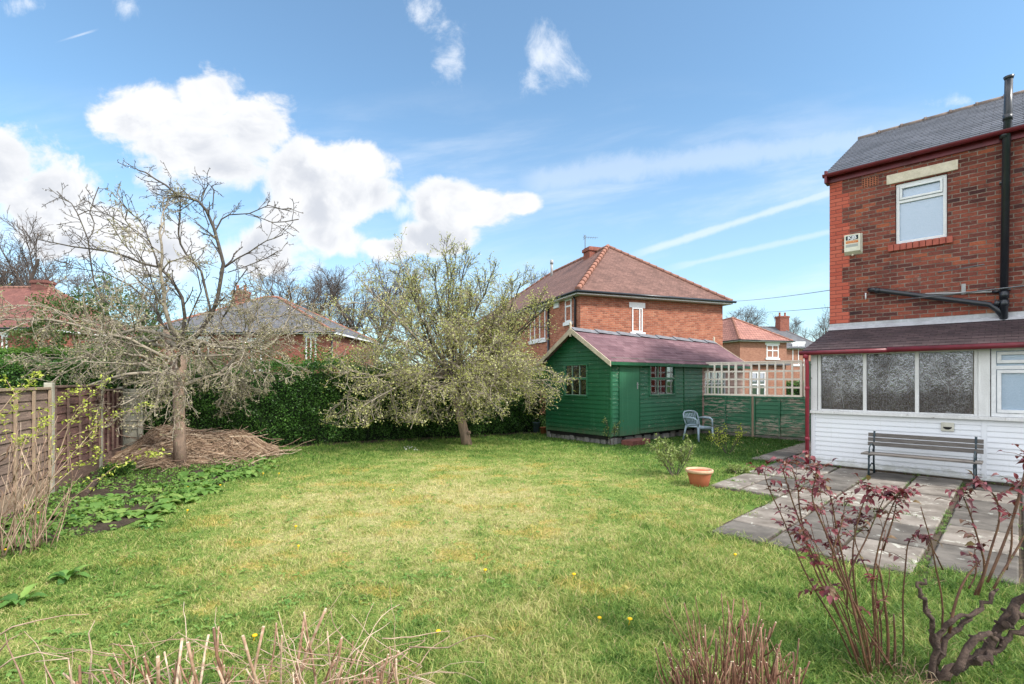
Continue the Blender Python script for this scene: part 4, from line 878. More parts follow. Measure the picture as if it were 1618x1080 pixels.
# ------------------------------------------------------------------ panel fence on the left
pf = thing('panel_fence', 'brown lap panel fence with pale concrete posts on the left', 'fence', (0, 0, 0))
FP = [(-4.9, 3.25), (-5.9, 5.4), (-6.9, 7.55), (-7.88, 9.66), (-8.5, 11.0)]
FDir = Vector((FP[2][0]-FP[1][0], FP[2][1]-FP[1][1], 0)).normalized()
for i, (x, y) in enumerate(FP):
    Mx = Matrix.Translation((x, y, 0)) @ Matrix.Rotation(math.atan2(FDir.y, FDir.x), 4, 'Z'); mb = MB(); mb.box(-.055, .055, -.05, .05, 0, 1.66 if i != 4 else 1.55, Mx); mb.build('post', M['concrete'], pf, .01)
for i in range(4):
    a = Vector((*FP[i], 0)); b = Vector((*FP[i+1], 0)); L = (b-a).length; Mx = Matrix.Translation(a) @ Matrix.Rotation(math.atan2(b.y-a.y, b.x-a.x), 4, 'Z'); top = [1.5, 1.56, 1.58, 1.48][i]
    mb = MB(); n = 10; h = (top-.3)/n
    for k in range(n):
        z = .28+h*k
        pr = [(-.005, z+h+.01), (-.022, z+.004), (0, z)]
        for p, q in zip(pr[:-1], pr[1:]): mb.quad(*[tuple(Mx @ Vector(c)) for c in ((.06, q[0], q[1]), (L-.06, q[0], q[1]), (L-.06, p[0], p[1]), (.06, p[0], p[1]))])
    mb.box(.06, L-.06, .004, .012, .25, top, Mx)
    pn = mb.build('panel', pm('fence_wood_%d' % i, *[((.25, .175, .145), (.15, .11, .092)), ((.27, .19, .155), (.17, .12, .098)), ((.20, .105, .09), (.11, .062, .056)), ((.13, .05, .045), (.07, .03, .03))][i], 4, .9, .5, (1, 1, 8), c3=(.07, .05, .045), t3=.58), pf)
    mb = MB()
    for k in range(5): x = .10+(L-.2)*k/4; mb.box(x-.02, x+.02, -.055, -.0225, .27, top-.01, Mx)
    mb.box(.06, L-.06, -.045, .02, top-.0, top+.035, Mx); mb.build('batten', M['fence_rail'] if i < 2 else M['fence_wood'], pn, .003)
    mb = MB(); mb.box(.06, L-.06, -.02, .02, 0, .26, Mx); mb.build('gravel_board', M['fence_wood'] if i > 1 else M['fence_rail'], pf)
# pale end panel turning towards the hedge
pe = thing('end_fence', 'short mossy pale fence panel behind the compost heap', 'fence', (-8.5, 11.0, 0), R(20))
mb = MB()
for k in range(8): z = .1+.175*k; mb.quad((.05, -.02, z), (.32, -.02, z), (.32, 0, z+.18), (.05, 0, z+.18)); mb.quad((.05, 0, z), (.32, 0, z), (.32, -.02, z), (.05, -.02, z))
mb.build('panel', M['concrete'], pe); mb = MB(); mb.box(.32, .40, -.05, .05, 0, 1.5); mb.build('post', M['concrete'], pe, .01)

# ------------------------------------------------------------------ neighbouring houses
def hip_house(root, w, dp, ze, zr, hx, hy, wallm, roofm, ridgem, oh=.3, fasc=True, eav=.0):
    mb = MB(); mb.box(0, w, 0, dp, 0, ze); mb.build('wall', wallm, root)
    mb = MB(); a = [(-oh, -oh, ze-.05), (w+oh, -oh, ze-.05), (w+oh, dp+oh, ze-.05), (-oh, dp+oh, ze-.05)]; p, q = (hx, hy, zr), (w-hx if hx < w/2 else hx, dp-hy, zr)
    if hy*2 >= dp-.01: p, q = (hx, dp/2, zr), (w-hx, dp/2, zr); mb.quad(a[0], a[1], q, p); mb.quad(a[2], a[3], p, q); mb.quad(a[3], a[0], p); mb.quad(a[1], a[2], q); hips = [(a[0], p), (a[3], p), (a[1], q), (a[2], q)]
    else: mb.quad(a[0], a[1], p); mb.quad(a[1], a[2], q, p); mb.quad(a[2], a[3], q); mb.quad(a[3], a[0], p, q); hips = [(a[0], p), (a[1], p), (a[2], q), (a[3], q)]
    mb.quad(*a); rf = mb.build('roof', roofm, root)
    mb = MB()
    for s, e in hips+[(p, q)]:
        s, e = Vector(s), Vector(e); n = max(2, int((e-s).length/.38))
        for k in range(n): A = s.lerp(e, k/n); B_ = s.lerp(e, (k+1.05)/n); mb.tube([A, B_], [.115, .085], 8)
    mb.build('ridge_tile', ridgem, rf)
    mb = MB(); z = ze-.05
    mb.box(-oh-.02, w+oh+.02, -oh-.04, -oh+.06, z-.13, z-.015); mb.box(-oh-.04, -oh+.06, -oh+.06, dp+oh, z-.13, z-.015); mb.box(w+oh-.06, w+oh+.04, -oh+.06, dp+oh, z-.13, z-.015)
    mb.box(-oh+.06, w+oh-.06, -oh+.06, -.001, z-.13, z-.1); mb.box(-oh+.06, -.001, -.001, dp, z-.13, z-.1); mb.build('fascia', M['white'], root)
    mb = MB(); mb.tube([(-oh-.1, -oh-.09, z-.03), (w+oh+.15, -oh-.09, z-.03)], .055, 8); mb.tube([(-oh-.09, -oh-.1, z-.03), (-oh-.09, dp+oh, z-.03)], .055, 8); mb.build('gutter', M['black'], root)
    return rf
def chimney(root, x, y, z0, z1, w, d, wallm, pots=2, name='chimney'):
    mb = MB(); mb.box(x-w/2, x+w/2, y-d/2, y+d/2, z0, z1); mb.box(x-w/2-.06, x+w/2+.06, y-d/2-.06, y+d/2+.06, z1-.22, z1-.06); c = mb.build('chimney', wallm, root)
    for k in range(pots):
        mb = MB(); px = x+(w*.6)*(k/(pots-1)-.5 if pots > 1 else 0); mb.lathe([(.13, 0), (.11, .1), (.10, .38), (.13, .4), (.13, .45), (.07, .45)], 12, (px, y, z1)); mb.build('chimney_pot', M['terracotta'], c)
    return c
def win(root, x0, x1, z0, z1, side='front', w=7.5, mull=(), tr=(), glass='curtain_glass', lint=True, fr=.07, sill=True, lm='white'):
    """window on the front (y=0) or on the left side (x=0) of a house"""
    piv = root
    holder = upvc_window('window', piv, x0, x1, z0, z1, -.03, mull, tr, fr, glass, .06)
    mb = MB()
    mb.box(x0-.14, x1+.14, -.012, .05, z1+.003, z1+.23); s = mb.build('lintel', M[lm], piv)
    mb = MB(); mb.box(x0-.12, x1+.12, -.07, .05, z0-.15, z0-.003); s2 = mb.build('sill', M[lm], piv)
    if side == 'left':     # rotate onto the x=0 wall
        for o in (holder, s, s2): o.matrix_local = Matrix(((0, 1, 0, 0), (1, 0, 0, 0), (0, 0, 1, 0), (0, 0, 0, 1)))
    return holder
nh = thing('brick_house', 'orange brick semi with brown hipped tile roof behind the green shed', 'house', (2.82, 20.9, 0), math.atan2(.36, .933))
NW = 7.5
clay_ridge = pm('clay_ridge', (.34, .16, .11), (.25, .115, .085), 5, .85, .2); clay_ridge2 = pm('dull_ridge', (.30, .15, .11), (.22, .11, .085), 5, .85, .2)
nrf = hip_house(nh, NW, 14.5, 5.38, 8.5, NW/2-.05, 3.85, M['house_brick'], M['clay'], clay_ridge2, .28)
mb = MB(); a, b = Vector((-.28, -.28, 5.34)), Vector((NW/2-.05, 3.85, 8.5))
for k in range(15): p = a.lerp(b, k/15); q = a.lerp(b, (k+1.1)/15); mb.tube([p+Vector((0, 0, .04)), q+Vector((0, 0, .02))], [.125, .10], 10)
mb.build('hip_tile', clay_ridge, nrf)
chimney(nh, NW/2-.05, 5.2, 7.6, 8.74, .95, .65, M['red_brick'], 0)
def n_u(px, y=0.):
    c, s = .933, .36; r = (px-809)/F; return (r*(20.9)-2.82)/(c-r*s)
def n_z(py, u): return CH+(600-py)/F*(20.9+.36*u)
a, b = n_u(998.5), n_u(1015); win(nh, a, b, n_z(524, a), n_z(485.5, a), mull=(a+(b-a)*.72,), fr=.055)
# left facade windows
def l_v(px): r = (px-809)/F; return (r*20.9-2.82)/(-.36-r*.933)
def l_z(py, v): return CH+(600-py)/F*(20.9+.933*v)
a, b = l_v(903.5), l_v(893.5); win(nh, a, b, l_z(507, a), l_z(470.5, a), 'left', tr=(l_z(482, a),), glass='sky_glass')
a, b = l_v(862), l_v(838); win(nh, a, b, l_z(535, a), l_z(487, a), 'left', mull=(a+(b-a)*.35, a+(b-a)*.68))
mb = MB(); z = l_z(479, l_v(879)); q = l_v(880); mb.box(-.05, -.001, q-.25, q+.25, z-.22, z+.22); mb.build('satellite_box', M['white'], nh)
mb = MB(); mb.tube([(-.12, .35, 5.2), (-.06, .35, 5.0), (-.06, .35, .1)], .045, 8); mb.tube([(-.06, l_v(868), 5.2), (-.06, l_v(868), .1)], .05, 8); mb.build('downpipe', M['black'], nh)
mb = MB(); mb.box(NW/2-.3, NW-.4, -.9, -.02, 0, 2.3); 
# ground-floor side windows seen through the trellis
a, b = NW+.3, NW+3.3
ext = thing('house_extension', 'low brick outhouse with dark windows glimpsed through the trellis', 'outhouse', tuple(nh.matrix_basis @ Vector((0, 0, 0))) if False else (2.82, 20.9, 0), math.atan2(.36, .933))
mb = MB(); mb.box(5.4, 9.4, -1.8, -.03, 0, 2.35); mb.build('wall', M['far_brick'], ext); mb = MB(); mb.box(5.3, 9.5, -1.95, -.03, 2.35, 2.45); mb.build('roof', M['slate_far'], ext)
for k in range(2): w_ = upvc_window('window', ext, 6.0+k*1.25, 6.9+k*1.25, .95, 2.05, -1.83, (6.45+k*1.25,), (1.5,), .06, 'glass', .05)
# aerial and flue
mb = MB(); mb.tube([(NW/2-.1, 6.1, 8.2), (NW/2-.1, 6.1, 9.7)], .022, 6); ae = mb.build('aerial_mast', M['wire'], nh)
mb = MB(); mb.tube([(NW/2-.25, 6.05, 9.55), (NW/2+.95, 6.5, 9.75)], .010, 4)
for k in range(6): x = NW/2-.2+.2*k; mb.tube([(x-.03, 6.07+.09*k, 9.48+.035*k), (x+.03, 6.07+.09*k, 9.64+.035*k)], .007, 4)
mb.tube([(NW/2-.2, 6.1, 9.42), (NW/2-.1, 6.1, 9.56), (NW/2-.2, 6.1, 9.7)], .009, 4); mb.build('aerial', M['wire'], ae)
mb = MB(); mb.tube([(3.1, 9.2, 7.8), (3.1, 9.2, 8.9)], .075, 10); mb.tube([(3.1, 9.2, 8.7), (3.1, 9.2, 8.95)], .10, 10); mb.build('flue', M['grey_pvc'], nh)

dh = thing('brick_house', 'pink tiled hipped house beyond the shed roof, above the trellis', 'house', (19.9, 44.2, 0), R(18))
hip_house(dh, 5.2, 10, 5.25, 7.6, 2.2, 3.4, M['far_brick'], M['clay_pink'], clay_ridge, .35)
def wpx(root_x, root_y, c, s, px): r = (px-809)/F; return (r*root_y-root_x)/(c-r*s)
c18, s18 = math.cos(R(18)), math.sin(R(18)); a, b = wpx(19.9, 44.2, c18, s18, 1211), wpx(19.9, 44.2, c18, s18, 1230)
win(dh, a, b, CH+35/F*44.8, CH+56/F*44.8, mull=((a+b)/2,), tr=(CH+47/F*44.8,), fr=.1, glass='curtain_glass'); win(dh, a-.2, b+.1, .7, 2.2, mull=((a+b)/2,), fr=.1)
chimney(dh, 1.6, 8.2, 7, 8.9, .9, .7, M['far_brick'], 1)
eh = thing('brick_house', 'grey slate roofed brick house with tall red chimneys, far right beyond the trellis', 'house', (26.2, 57.0, 0), R(8))
hip_house(eh, 9.5, 9, 5.4, 8.2, 2.2, 4.5, M['far_brick'], M['slate_far'], pm('grey_ridge', (.24, .22, .22), (.18, .17, .17), 5, .85, .2), .35)
c8, s8 = math.cos(R(8)), math.sin(R(8)); a, b = wpx(26.2, 57, c8, s8, 1252), wpx(26.2, 57, c8, s8, 1271); win(eh, a, b, CH+24/F*57.5, CH+58/F*57.5, mull=((a+b)/2,), fr=.1)
chimney(eh, wpx(26.2, 57+4, c8, s8, 1243), 4.0, 7.0, 9.5, 1.2, .9, M['red_brick'], 2); chimney(eh, .6, 6.6, 7.2, 8.9, .9, .8, M['red_brick'], 3)
# left background houses
bh = thing('brick_house', 'grey slate roofed brick bungalow seen between the two apple trees', 'house', (-25.9, 35.5, 0), R(-2))
hip_house(bh, 13.4, 9.5, 5.05, 8.25, 6.2, 4.75, M['red_brick'], M['slate_far'], clay_ridge, .35)
def bx(px): return (px-809)/F*35.3+25.9
win(bh, bx(485), bx(502), 2.7, 4.7, mull=((bx(485)+bx(502))/2,), fr=.1); win(bh, bx(382), bx(415), 2.4, 4.4, mull=((bx(382)+bx(415))/2,), fr=.1); win(bh, bx(300), bx(330), 2.5, 4.5, mull=((bx(300)+bx(330))/2,), fr=.1)
chimney(bh, 4.3, 4.75, 5.6, 8.75, 1.0, .8, M['red_brick'], 2)
mb = MB(); mb.tube([(13.5, -.1, 0), (13.5, -.1, 4.9)], .06, 6); mb.build('downpipe', M['black'], bh)
ah = thing('brick_house', 'red tiled brick house at the far left edge behind the fence', 'house', (-42.0, 32.6, 0), R(-4))
hip_house(ah, 12.4, 8, 5.0, 8.3, 3.5, 4.0, M['red_brick'], M['clay_red'], clay_ridge2, .3)
def ax_(px): return (px-809)/F*32.1+42.0
win(ah, ax_(-18), ax_(1), 2.3, 4.55, mull=(ax_(-9),), fr=.1); win(ah, ax_(8), ax_(18), 3.4, 4.5, fr=.1)
chimney(ah, 8.4, 4, 6.9, 8.75, 1.0, .8, M['clay_red'], 0)
# telephone wires
for k, (pa, pb) in enumerate([((1150, 476, 30), (1330, 450, 14)), ((1180, 493, 40), (1330, 478, 14))]):
    A = at(*pa); B_ = at(*pb); B_ = A+(B_-A)*1.35; mb = MB(); mb.tube([A+(B_-A)*t-Vector((0, 0, .12*4*t*(1-t))) for t in [i/14 for i in range(15)]], .009, 4); o = mb.build('telephone_wire', M['wire']); tag(o, ['upper thin cable crossing the sky left of the brick house', 'lower thin cable crossing the sky left of the brick house'][k], 'cable', 'telephone wires')
# road side things beyond the trellis
def leafbox(name, x0, x1, y0, y1, z0, z1, n, size, lm, label, cat, rz=0, core=True, wav=.12, seed=1, top=.3, round_=False):
    r = np.random.RandomState(seed); root = thing(name, label, cat, ((x0+x1)/2, (y0+y1)/2, 0), rz); hx, hy = (x1-x0)/2, (y1-y0)/2
    def disp(P):
        d = wav*(np.sin(P[:, 0]*2.1+P[:, 2]*1.3)*.5+np.sin(P[:, 0]*5.3-P[:, 2]*4.1)*.3+np.sin(P[:, 0]*11+P[:, 2]*9+P[:, 1]*7)*.25); return d
    C = []
    A = [(2*hx*(z1-z0), 0), (4*hx*hy, 1), (2*hy*(z1-z0), 2), (2*hy*(z1-z0), 3), (2*hx*(z1-z0)*.15, 4)]; tot = sum(a for a, _ in A)
    for a, f in A:
        k = int(n*a/tot); u = r.uniform(-1, 1, k); v = r.uniform(0, 1, k); dd = np.abs(r.normal(0, .07, k))
        z = z0+(z1-z0)*v
        if f == 0: P = np.stack([u*hx, np.full(k, -hy), z], 1); P[:, 1] += dd-disp(P)
        elif f == 4: P = np.stack([u*hx, np.full(k, hy), z], 1)
        elif f == 1: P = np.stack([u*hx, r.uniform(-hy, hy, k), np.full(k, z1)], 1); P[:, 2] += disp(P)*.8-dd+np.abs(r.normal(0, .03, k))
        else: P = np.stack([np.full(k, -hx if f == 2 else hx), u*hy, z], 1)
        C.append(P)
    C = np.concatenate(C)
    # ragged skirt with gaps near the ground
    C = C[(C[:, 2] > z0+.12+.08*np.sin(C[:, 0]*3)) | (r.rand(len(C)) < .5)]
    V, Fc = leaf_cloud(C, size, r); link('foliage', npmesh('foliage', V, Fc), M[lm], root)
    if core: mb = MB(); mb.box(-hx+.1, hx-.1, -hy+.12, hy-.1, .05, z1-.12); mb.build('dark_core', M['hedge_core'], root)  # solid near-black box, the shade inside the hedge put into its colour
    return root
leafbox('hedge', 13.5, 19.5, 27.5, 28.6, 0, 1.55, 9000, .10, 'hedge_leaf', 'dark hedge across the road seen through the trellis', 'hedge', R(5), seed=9)
sf = thing('slat_fence', 'dark upright slatted fence far behind the right end of the trellis', 'fence', (15.0, 25.0, 0), R(3))
mb = MB()
for k in range(26): mb.box(k*.2, k*.2+.11, 0, .03, 0, 1.25+.02*(k % 3))
mb.box(0, 5.2, .03, .07, .3, .4); mb.box(0, 5.2, .03, .07, 1.0, 1.1); mb.build('pickets', pm('dusky_fence', (.085, .065, .09), (.06, .045, .065), 5, .8, .1), sf)
mb = MB(); mb.box(0, .1, -.05, .05, 0, 1.35); mb.build('post', M['old_wood'], sf)
# ------------------------------------------------------------------ hedges
hc = HA+(HB-HA)*.30; hang = math.atan2(HD.y, HD.x)
Lh = (HB-HA).length
def long_hedge():
    r = np.random.RandomState(11); root = thing('hedge', 'long clipped dark green privet hedge along the back of the lawn', 'hedge', (HA.x, HA.y, 0), hang)
    x0, x1 = -Lh*.95, Lh*1.02; th = .95; H = 2.03; N = 105000
    C = []
    def top(x): return H+.07*np.sin(x*1.1)+.05*np.sin(x*3.7)+.04*np.sin(x*9.1)
    k = int(N*.70); x = r.uniform(x0, x1, k); z = H*r.uniform(0, 1, k)**.9; P = np.stack([x, np.zeros(k), z*top(x)/H], 1)
    b = .16*np.sin(x*1.3+z*1.1)+.09*np.sin(x*3.9-z*3.3)+.05*np.sin(x*9+z*8)+.04*np.sin(x*21-z*17); P[:, 1] = -b*.9+np.abs(r.normal(0, .09, k))-.10*(z/H)+.13*np.exp(-z/.25); C.append(P)
    k = int(N*.24); x = r.uniform(x0, x1, k); C.append(np.stack([x, r.uniform(-.15, th, k), top(x)+r.normal(0, .05, k)], 1))
    k = int(N*.02); C.append(np.stack([x1+r.normal(0, .05, k), r.uniform(0, th, k), r.uniform(0, H, k)], 1))
    k = int(N*.04); x = r.uniform(x0, x1, k); C.append(np.stack([x, th+r.normal(0, .08, k), r.uniform(0, H, k)], 1))
    C = np.concatenate(C); C = C[(C[:, 2] > .10+.08*np.sin(C[:, 0]*4)) | (r.rand(len(C)) < .5)]
    V, Fc = leaf_cloud(C, .052, r); link('foliage', npmesh('foliage', V, Fc), M['hedge_leaf'], root)
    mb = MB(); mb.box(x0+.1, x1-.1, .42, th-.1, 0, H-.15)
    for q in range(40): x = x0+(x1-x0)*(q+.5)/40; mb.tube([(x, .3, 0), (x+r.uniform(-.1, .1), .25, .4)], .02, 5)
    mb.build('dark_core', M['hedge_core'], root)  # dark box colours in the shade inside the hedge; short stems at its foot
long_hedge()
def bush(name, x, y, z0, rx, ry, rz_, n, size, lm, label, cat, seed=1, group=None, stem=True, lob=.25, core=True):
    r = np.random.RandomState(seed); root = thing(name, label, cat, (x, y, 0), 0, group)
    d = r.normal(size=(n, 3)); d /= np.linalg.norm(d, axis=1)[:, None]; rad = r.uniform(.62, 1.03, n)**.6
    lo = 1+lob*(np.sin(d[:, 0]*6+seed)*np.sin(d[:, 2]*7+1.3*seed)+.5*np.sin(d[:, 1]*11+d[:, 0]*9))
    C = d*(rad*lo)[:, None]*np.array([rx, ry, rz_]); C[:, 2] += z0+rz_; C = C[C[:, 2] > .05]
    V, Fc = leaf_cloud(C, size, r); link('crown', npmesh('crown', V, Fc), M[lm], root)
    mb = MB()
    for q in range(5): a = q*1.26; mb.tube([(0, 0, 0), (math.cos(a)*rx*.3, math.sin(a)*ry*.3, z0+rz_*.8), (math.cos(a)*rx*.6, math.sin(a)*ry*.6, z0+rz_*1.4)], [.06, .04, .02], 6)
    mb.build('trunk', M['bark'], root); return root
bush('evergreen_shrub', -16.2, 19.5, .6, 2.6, 1.4, 2.35, 15000, .10, 'ivy_leaf', 'tall ivy green shrub behind the hedge on the left', 'shrub', 3)
bush('evergreen_shrub', -13.0, 19.0, .4, 1.6, .9, 1.7, 8000, .075, 'ivy_leaf', 'broad loose shrub at the far left above the hedge', 'shrub', 8)
bush('evergreen_shrub', -8.6, 16.2, .5, 1.7, .9, 1.25, 8000, .07, 'ivy_leaf', 'mid green shrub showing behind the left apple tree', 'shrub', 5)
bush('evergreen_shrub', -6.1, 16.8, .6, 1.5, .8, 1.05, 8000, .07, 'bright_hedge', 'fresh green shrub rising over the hedge below the grey roof', 'shrub', 13)
bush('evergreen_shrub', -4.4, 17.5, .6, 1.0, .8, 1.15, 5000, .07, 'ivy_leaf', 'olive green shrub left of the leafy apple tree', 'shrub', 15)
r = leafbox('hedge', -13.6, -8.2, 9.6, 10.5, 0, 2.42, 28000, .055, 'bright_hedge', 'bright green conifer hedge behind the left panel fence', 'hedge', R(22), seed=21, wav=.1); r.location.y += 1.35; r.location.x -= .9

# ------------------------------------------------------------------ trees
def rnd(a, b): return random.uniform(a, b)
class Grower:
    def __init__(s, rng, P): s.mb = MB(); s.nodes = []; s.zmin = -9; s.r = rng; s.P = P
    def path(s, p, d, L, r, n, wander, grav, end=.35):
        pts = [Vector(p)]; d = Vector(d).normalized(); st = L/n; rg = s.r
        for k in range(n):
            d = d+Vector((rg.gauss(0, wander), rg.gauss(0, wander), rg.gauss(0, wander)))+Vector((0, 0, grav)); d.normalize()
            if pts[-1].z < s.zmin and d.z < 0: d.z = rg.uniform(0, .25); d.normalize()
            pts.append(pts[-1]+d*st)
        return pts, [r*(1-(1-end)*k/n) for k in range(n+1)]
    def grow(s, p, d, L, r, lvl):
        P = s.P; Q = P[lvl]; n = Q.get('n', 5); rg = s.r
        pts, rr = s.path(p, d, L, r, n, Q['w'], Q['g'], Q.get('end', .35)); s.add(pts, rr, lvl)
    def add(s, pts, rr, lvl, t0=None):
        P = s.P; Q = P[lvl]; rg = s.r; minr = Q.get('min', .003)
        rr = [max(x, minr) for x in rr]; s.mb.tube(pts, rr, Q.get('s', 4), cap=False)
        if lvl+1 < len(P):
            C = Q['c']; L = sum((pts[i+1]-pts[i]).length for i in range(len(pts)-1)); t0 = Q.get('t0', .25) if t0 is None else t0
            nc = rg.randint(*C) if isinstance(C, tuple) else max(1, int(C*L+rg.random()))
            for k in range(nc):
                t = t0+(1-t0)*(k+rg.random())/nc; f = t*(len(pts)-1); i = min(int(f), len(pts)-2); f -= i
                p = pts[i].lerp(pts[i+1], f); d = (pts[i+1]-pts[i]).normalized(); a = d.orthogonal().normalized(); a.rotate(Matrix.Rotation(rg.uniform(0, 6.283), 3, d)) if False else None
                ax = Matrix.Rotation(rg.uniform(0, 6.283), 3, d) @ d.orthogonal().normalized(); ang = rg.uniform(*Q['a'])
                nd = d*math.cos(ang)+ax*math.sin(ang); nd.z += Q.get('up', 0); nd.normalize()
                l = Q['l'] if isinstance(Q['l'], tuple) else (Q['l']*.7, Q['l']*1.3)
                s.grow(p, nd, rg.uniform(*l)*(1-Q.get('tap', .3)*t), (rr[i]*(1-f)+rr[i+1]*f)*Q.get('rr', .6), lvl+1)
        if Q.get('nodes'):
            k = Q['nodes']; L = sum((pts[i+1]-pts[i]).length for i in range(len(pts)-1)); n = max(1, int(k*L+rg.random()))
            for q in range(n):
                f = rg.random()*(len(pts)-1); i = min(int(f), len(pts)-2); s.nodes.append(tuple(pts[i].lerp(pts[i+1], f-i)))
            s.nodes.append(tuple(pts[-1]))
def leaves_at(nodes, per, spread, size, seed, aspect=.55):
    r = np.random.RandomState(seed); C = np.repeat(np.array(nodes), per, 0); C = C+r.normal(0, spread, C.shape); return leaf_cloud(C, size, r, aspect=aspect)
def px3(px, py, d, dd=0.): return at(px, py, d+dd)

# --- left apple tree, almost bare -------------------------------------------------
def left_tree():
    D = 9.71; base = Vector((-6.36, D, 0)); root = thing('apple_tree', 'bare sprawling apple tree with drooping lichened twigs on the left', 'tree', tuple(base))
    off = lambda p: Vector(p)-base
    mb = MB(); T = [(285, 744), (284, 700), (283, 660), (282, 620), (284, 590), (288, 560)]; pts = [off(px3(x, y, D)) for x, y in T]; pts[0].z = -.03
    mb.tube(pts, [.125, .105, .098, .095, .10, .10], 12); mb.tube([off(px3(284, 600, D)), off(px3(270, 560, D, .1)), off(px3(262, 520, D, .15))], [.085, .065, .05], 8)
    for z_ in (.5, .9): mb.tube([pts[1]+Vector((.05, -.05, z_)), pts[1]+Vector((.14, -.1, z_+.03))], [.035, .02], 6)
    mb.build('trunk', M['bark'], root)
    rg = random.Random(4)
    Pup = [dict(w=.1, g=.0, c=6., l=(.25, .65), a=(.5, 1.1), up=.15, s=6, rr=.5, t0=.2, min=.009), dict(w=.16, g=.02, c=9., l=(.07, .22), a=(.6, 1.2), n=5, s=4, rr=.6, end=.5, min=.0055), dict(w=.25, g=.03, c=10., l=(.03, .06), a=(.5, 1.2), n=3, s=3, end=.7, min=.0042, nodes=2.), dict(w=.1, g=0, n=1, s=3, end=1.3, min=.0045, nodes=1)]
    G1 = Grower(rg, Pup)
    limbs = [([(290, 560), (318, 520), (335, 495), (344, 470), (353, 416), (345, 385), (338, 360), (326, 332), (314, 318), (296, 312), (282, 309), (262, 292), (246, 283), (230, 272), (217, 268)], .06, -.2),
             ([(340, 365), (350, 346), (362, 339), (394, 337), (410, 330), (424, 324), (445, 330), (460, 329)], .022, .1), ([(394, 337), (412, 344), (430, 351), (450, 350), (472, 346)], .016, .1),
             ([(355, 422), (375, 408), (394, 398), (408, 388), (421, 380), (434, 376), (447, 370)], .024, -.1), ([(360, 430), (390, 420), (420, 408), (440, 396)], .014, .2),
             ([(335, 500), (318, 428), (294, 401), (285, 385), (282, 369), (284, 340), (285, 318), (276, 308), (267, 290)], .035, .3), ([(318, 318), (324, 300), (330, 290), (338, 300), (336, 330)], .012, 0),
             ([(330, 355), (322, 335), (318, 310), (325, 298)], .014, .2), ([(300, 312), (285, 310), (262, 312), (240, 302)], .012, .1),
             ([(286, 560), (292, 500), (288, 470), (270, 440), (252, 422), (225, 416), (200, 405), (178, 398), (145, 393), (113, 389), (85, 383), (60, 378)], .05, .1), ([(252, 422), (243, 398), (234, 375), (228, 360), (220, 348), (205, 335), (190, 318)], .024, .2),
             ([(225, 416), (195, 385), (180, 360), (170, 345)], .014, -.2), ([(234, 378), (212, 362), (190, 350), (172, 340), (160, 335)], .012, .25),
             ([(200, 500), (160, 470), (148, 443), (143, 410), (139, 378), (130, 355), (122, 336), (117, 328), (113, 321), (100, 312), (90, 302)], .026, .4), ([(139, 378), (147, 366), (149, 352), (142, 336), (148, 315), (156, 295)], .013, .4), ([(122, 340), (140, 332), (160, 335), (168, 338)], .01, .4),
             ([(262, 520), (240, 480), (205, 450), (165, 430), (130, 425), (95, 420)], .03, .3), ([(290, 560), (330, 540), (365, 480), (372, 450), (390, 425)], .028, -.4), ([(290, 545), (250, 505), (245, 460), (235, 430), (215, 395)], .03, -.5), ([(285, 550), (300, 500), (318, 460), (312, 430), (300, 395)], .026, -.6)]
    for T, r0, dd in limbs:
        n = len(T); pts = [off(px3(x, y, D, dd*(k/n))) for k, (x, y) in enumerate(T)]; G1.add(pts, [.66*r0*(1-.72*k/(n-1)) for k in range(n)], 0, .12)
    up = G1.mb.build('upper_branches', M['twig'], root); V, Fc = leaves_at(G1.nodes, 1, .006, .014, 3); link('buds', npmesh('buds', V, Fc), M['bark'], up)
    # spreading, drooping lower crown
    Pd = [dict(w=.19, g=-.012, c=(5, 7), l=(.8, 1.5), a=(.4, 1.0), up=.05, n=10, s=6, rr=.55, t0=.2, min=.014, tap=.3), dict(w=.20, g=-.05, c=(5, 7), l=(.45, .9), a=(.4, 1.1), n=6, s=5, rr=.6, t0=.2, min=.009), dict(w=.26, g=-.11, c=(5, 7), l=(.12, .38), a=(.5, 1.2), n=5, s=4, rr=.6, min=.006), dict(w=.3, g=-.03, c=(1, 2), l=(.04, .1), a=(.6, 1.2), n=3, s=3, min=.0045, nodes=12.), dict(w=.1, g=0, n=1, s=3, min=.004, nodes=6)]
    G2 = Grower(rg, Pd); G2.zmin = .8; N = 14
    for k in range(N):
        a = 6.283*k/N+rg.uniform(-.2, .2); z = rg.uniform(1.55, 2.55); el = rg.uniform(-.05, .45)
        G2.grow(Vector((math.cos(a)*.05, math.sin(a)*.05, z)), Vector((math.cos(a)*math.cos(el), math.sin(a)*math.cos(el), math.sin(el))), rg.uniform(1.9, 2.6)*(.95 if math.cos(a) > 0 else 1.15)*(1 if abs(math.cos(a)) > .5 else .75), rg.uniform(.03, .05), 0)
    lo = G2.mb.build('lower_branches', M['twig_pale'], root); V, Fc = leaves_at(G2.nodes, 1, .012, .032, 4, .7); link('buds', npmesh('buds', V, Fc), M['apple_bud_sparse'], lo)
    print('left tree', len(G1.mb.v), len(G2.mb.v), len(G2.nodes))
left_tree()
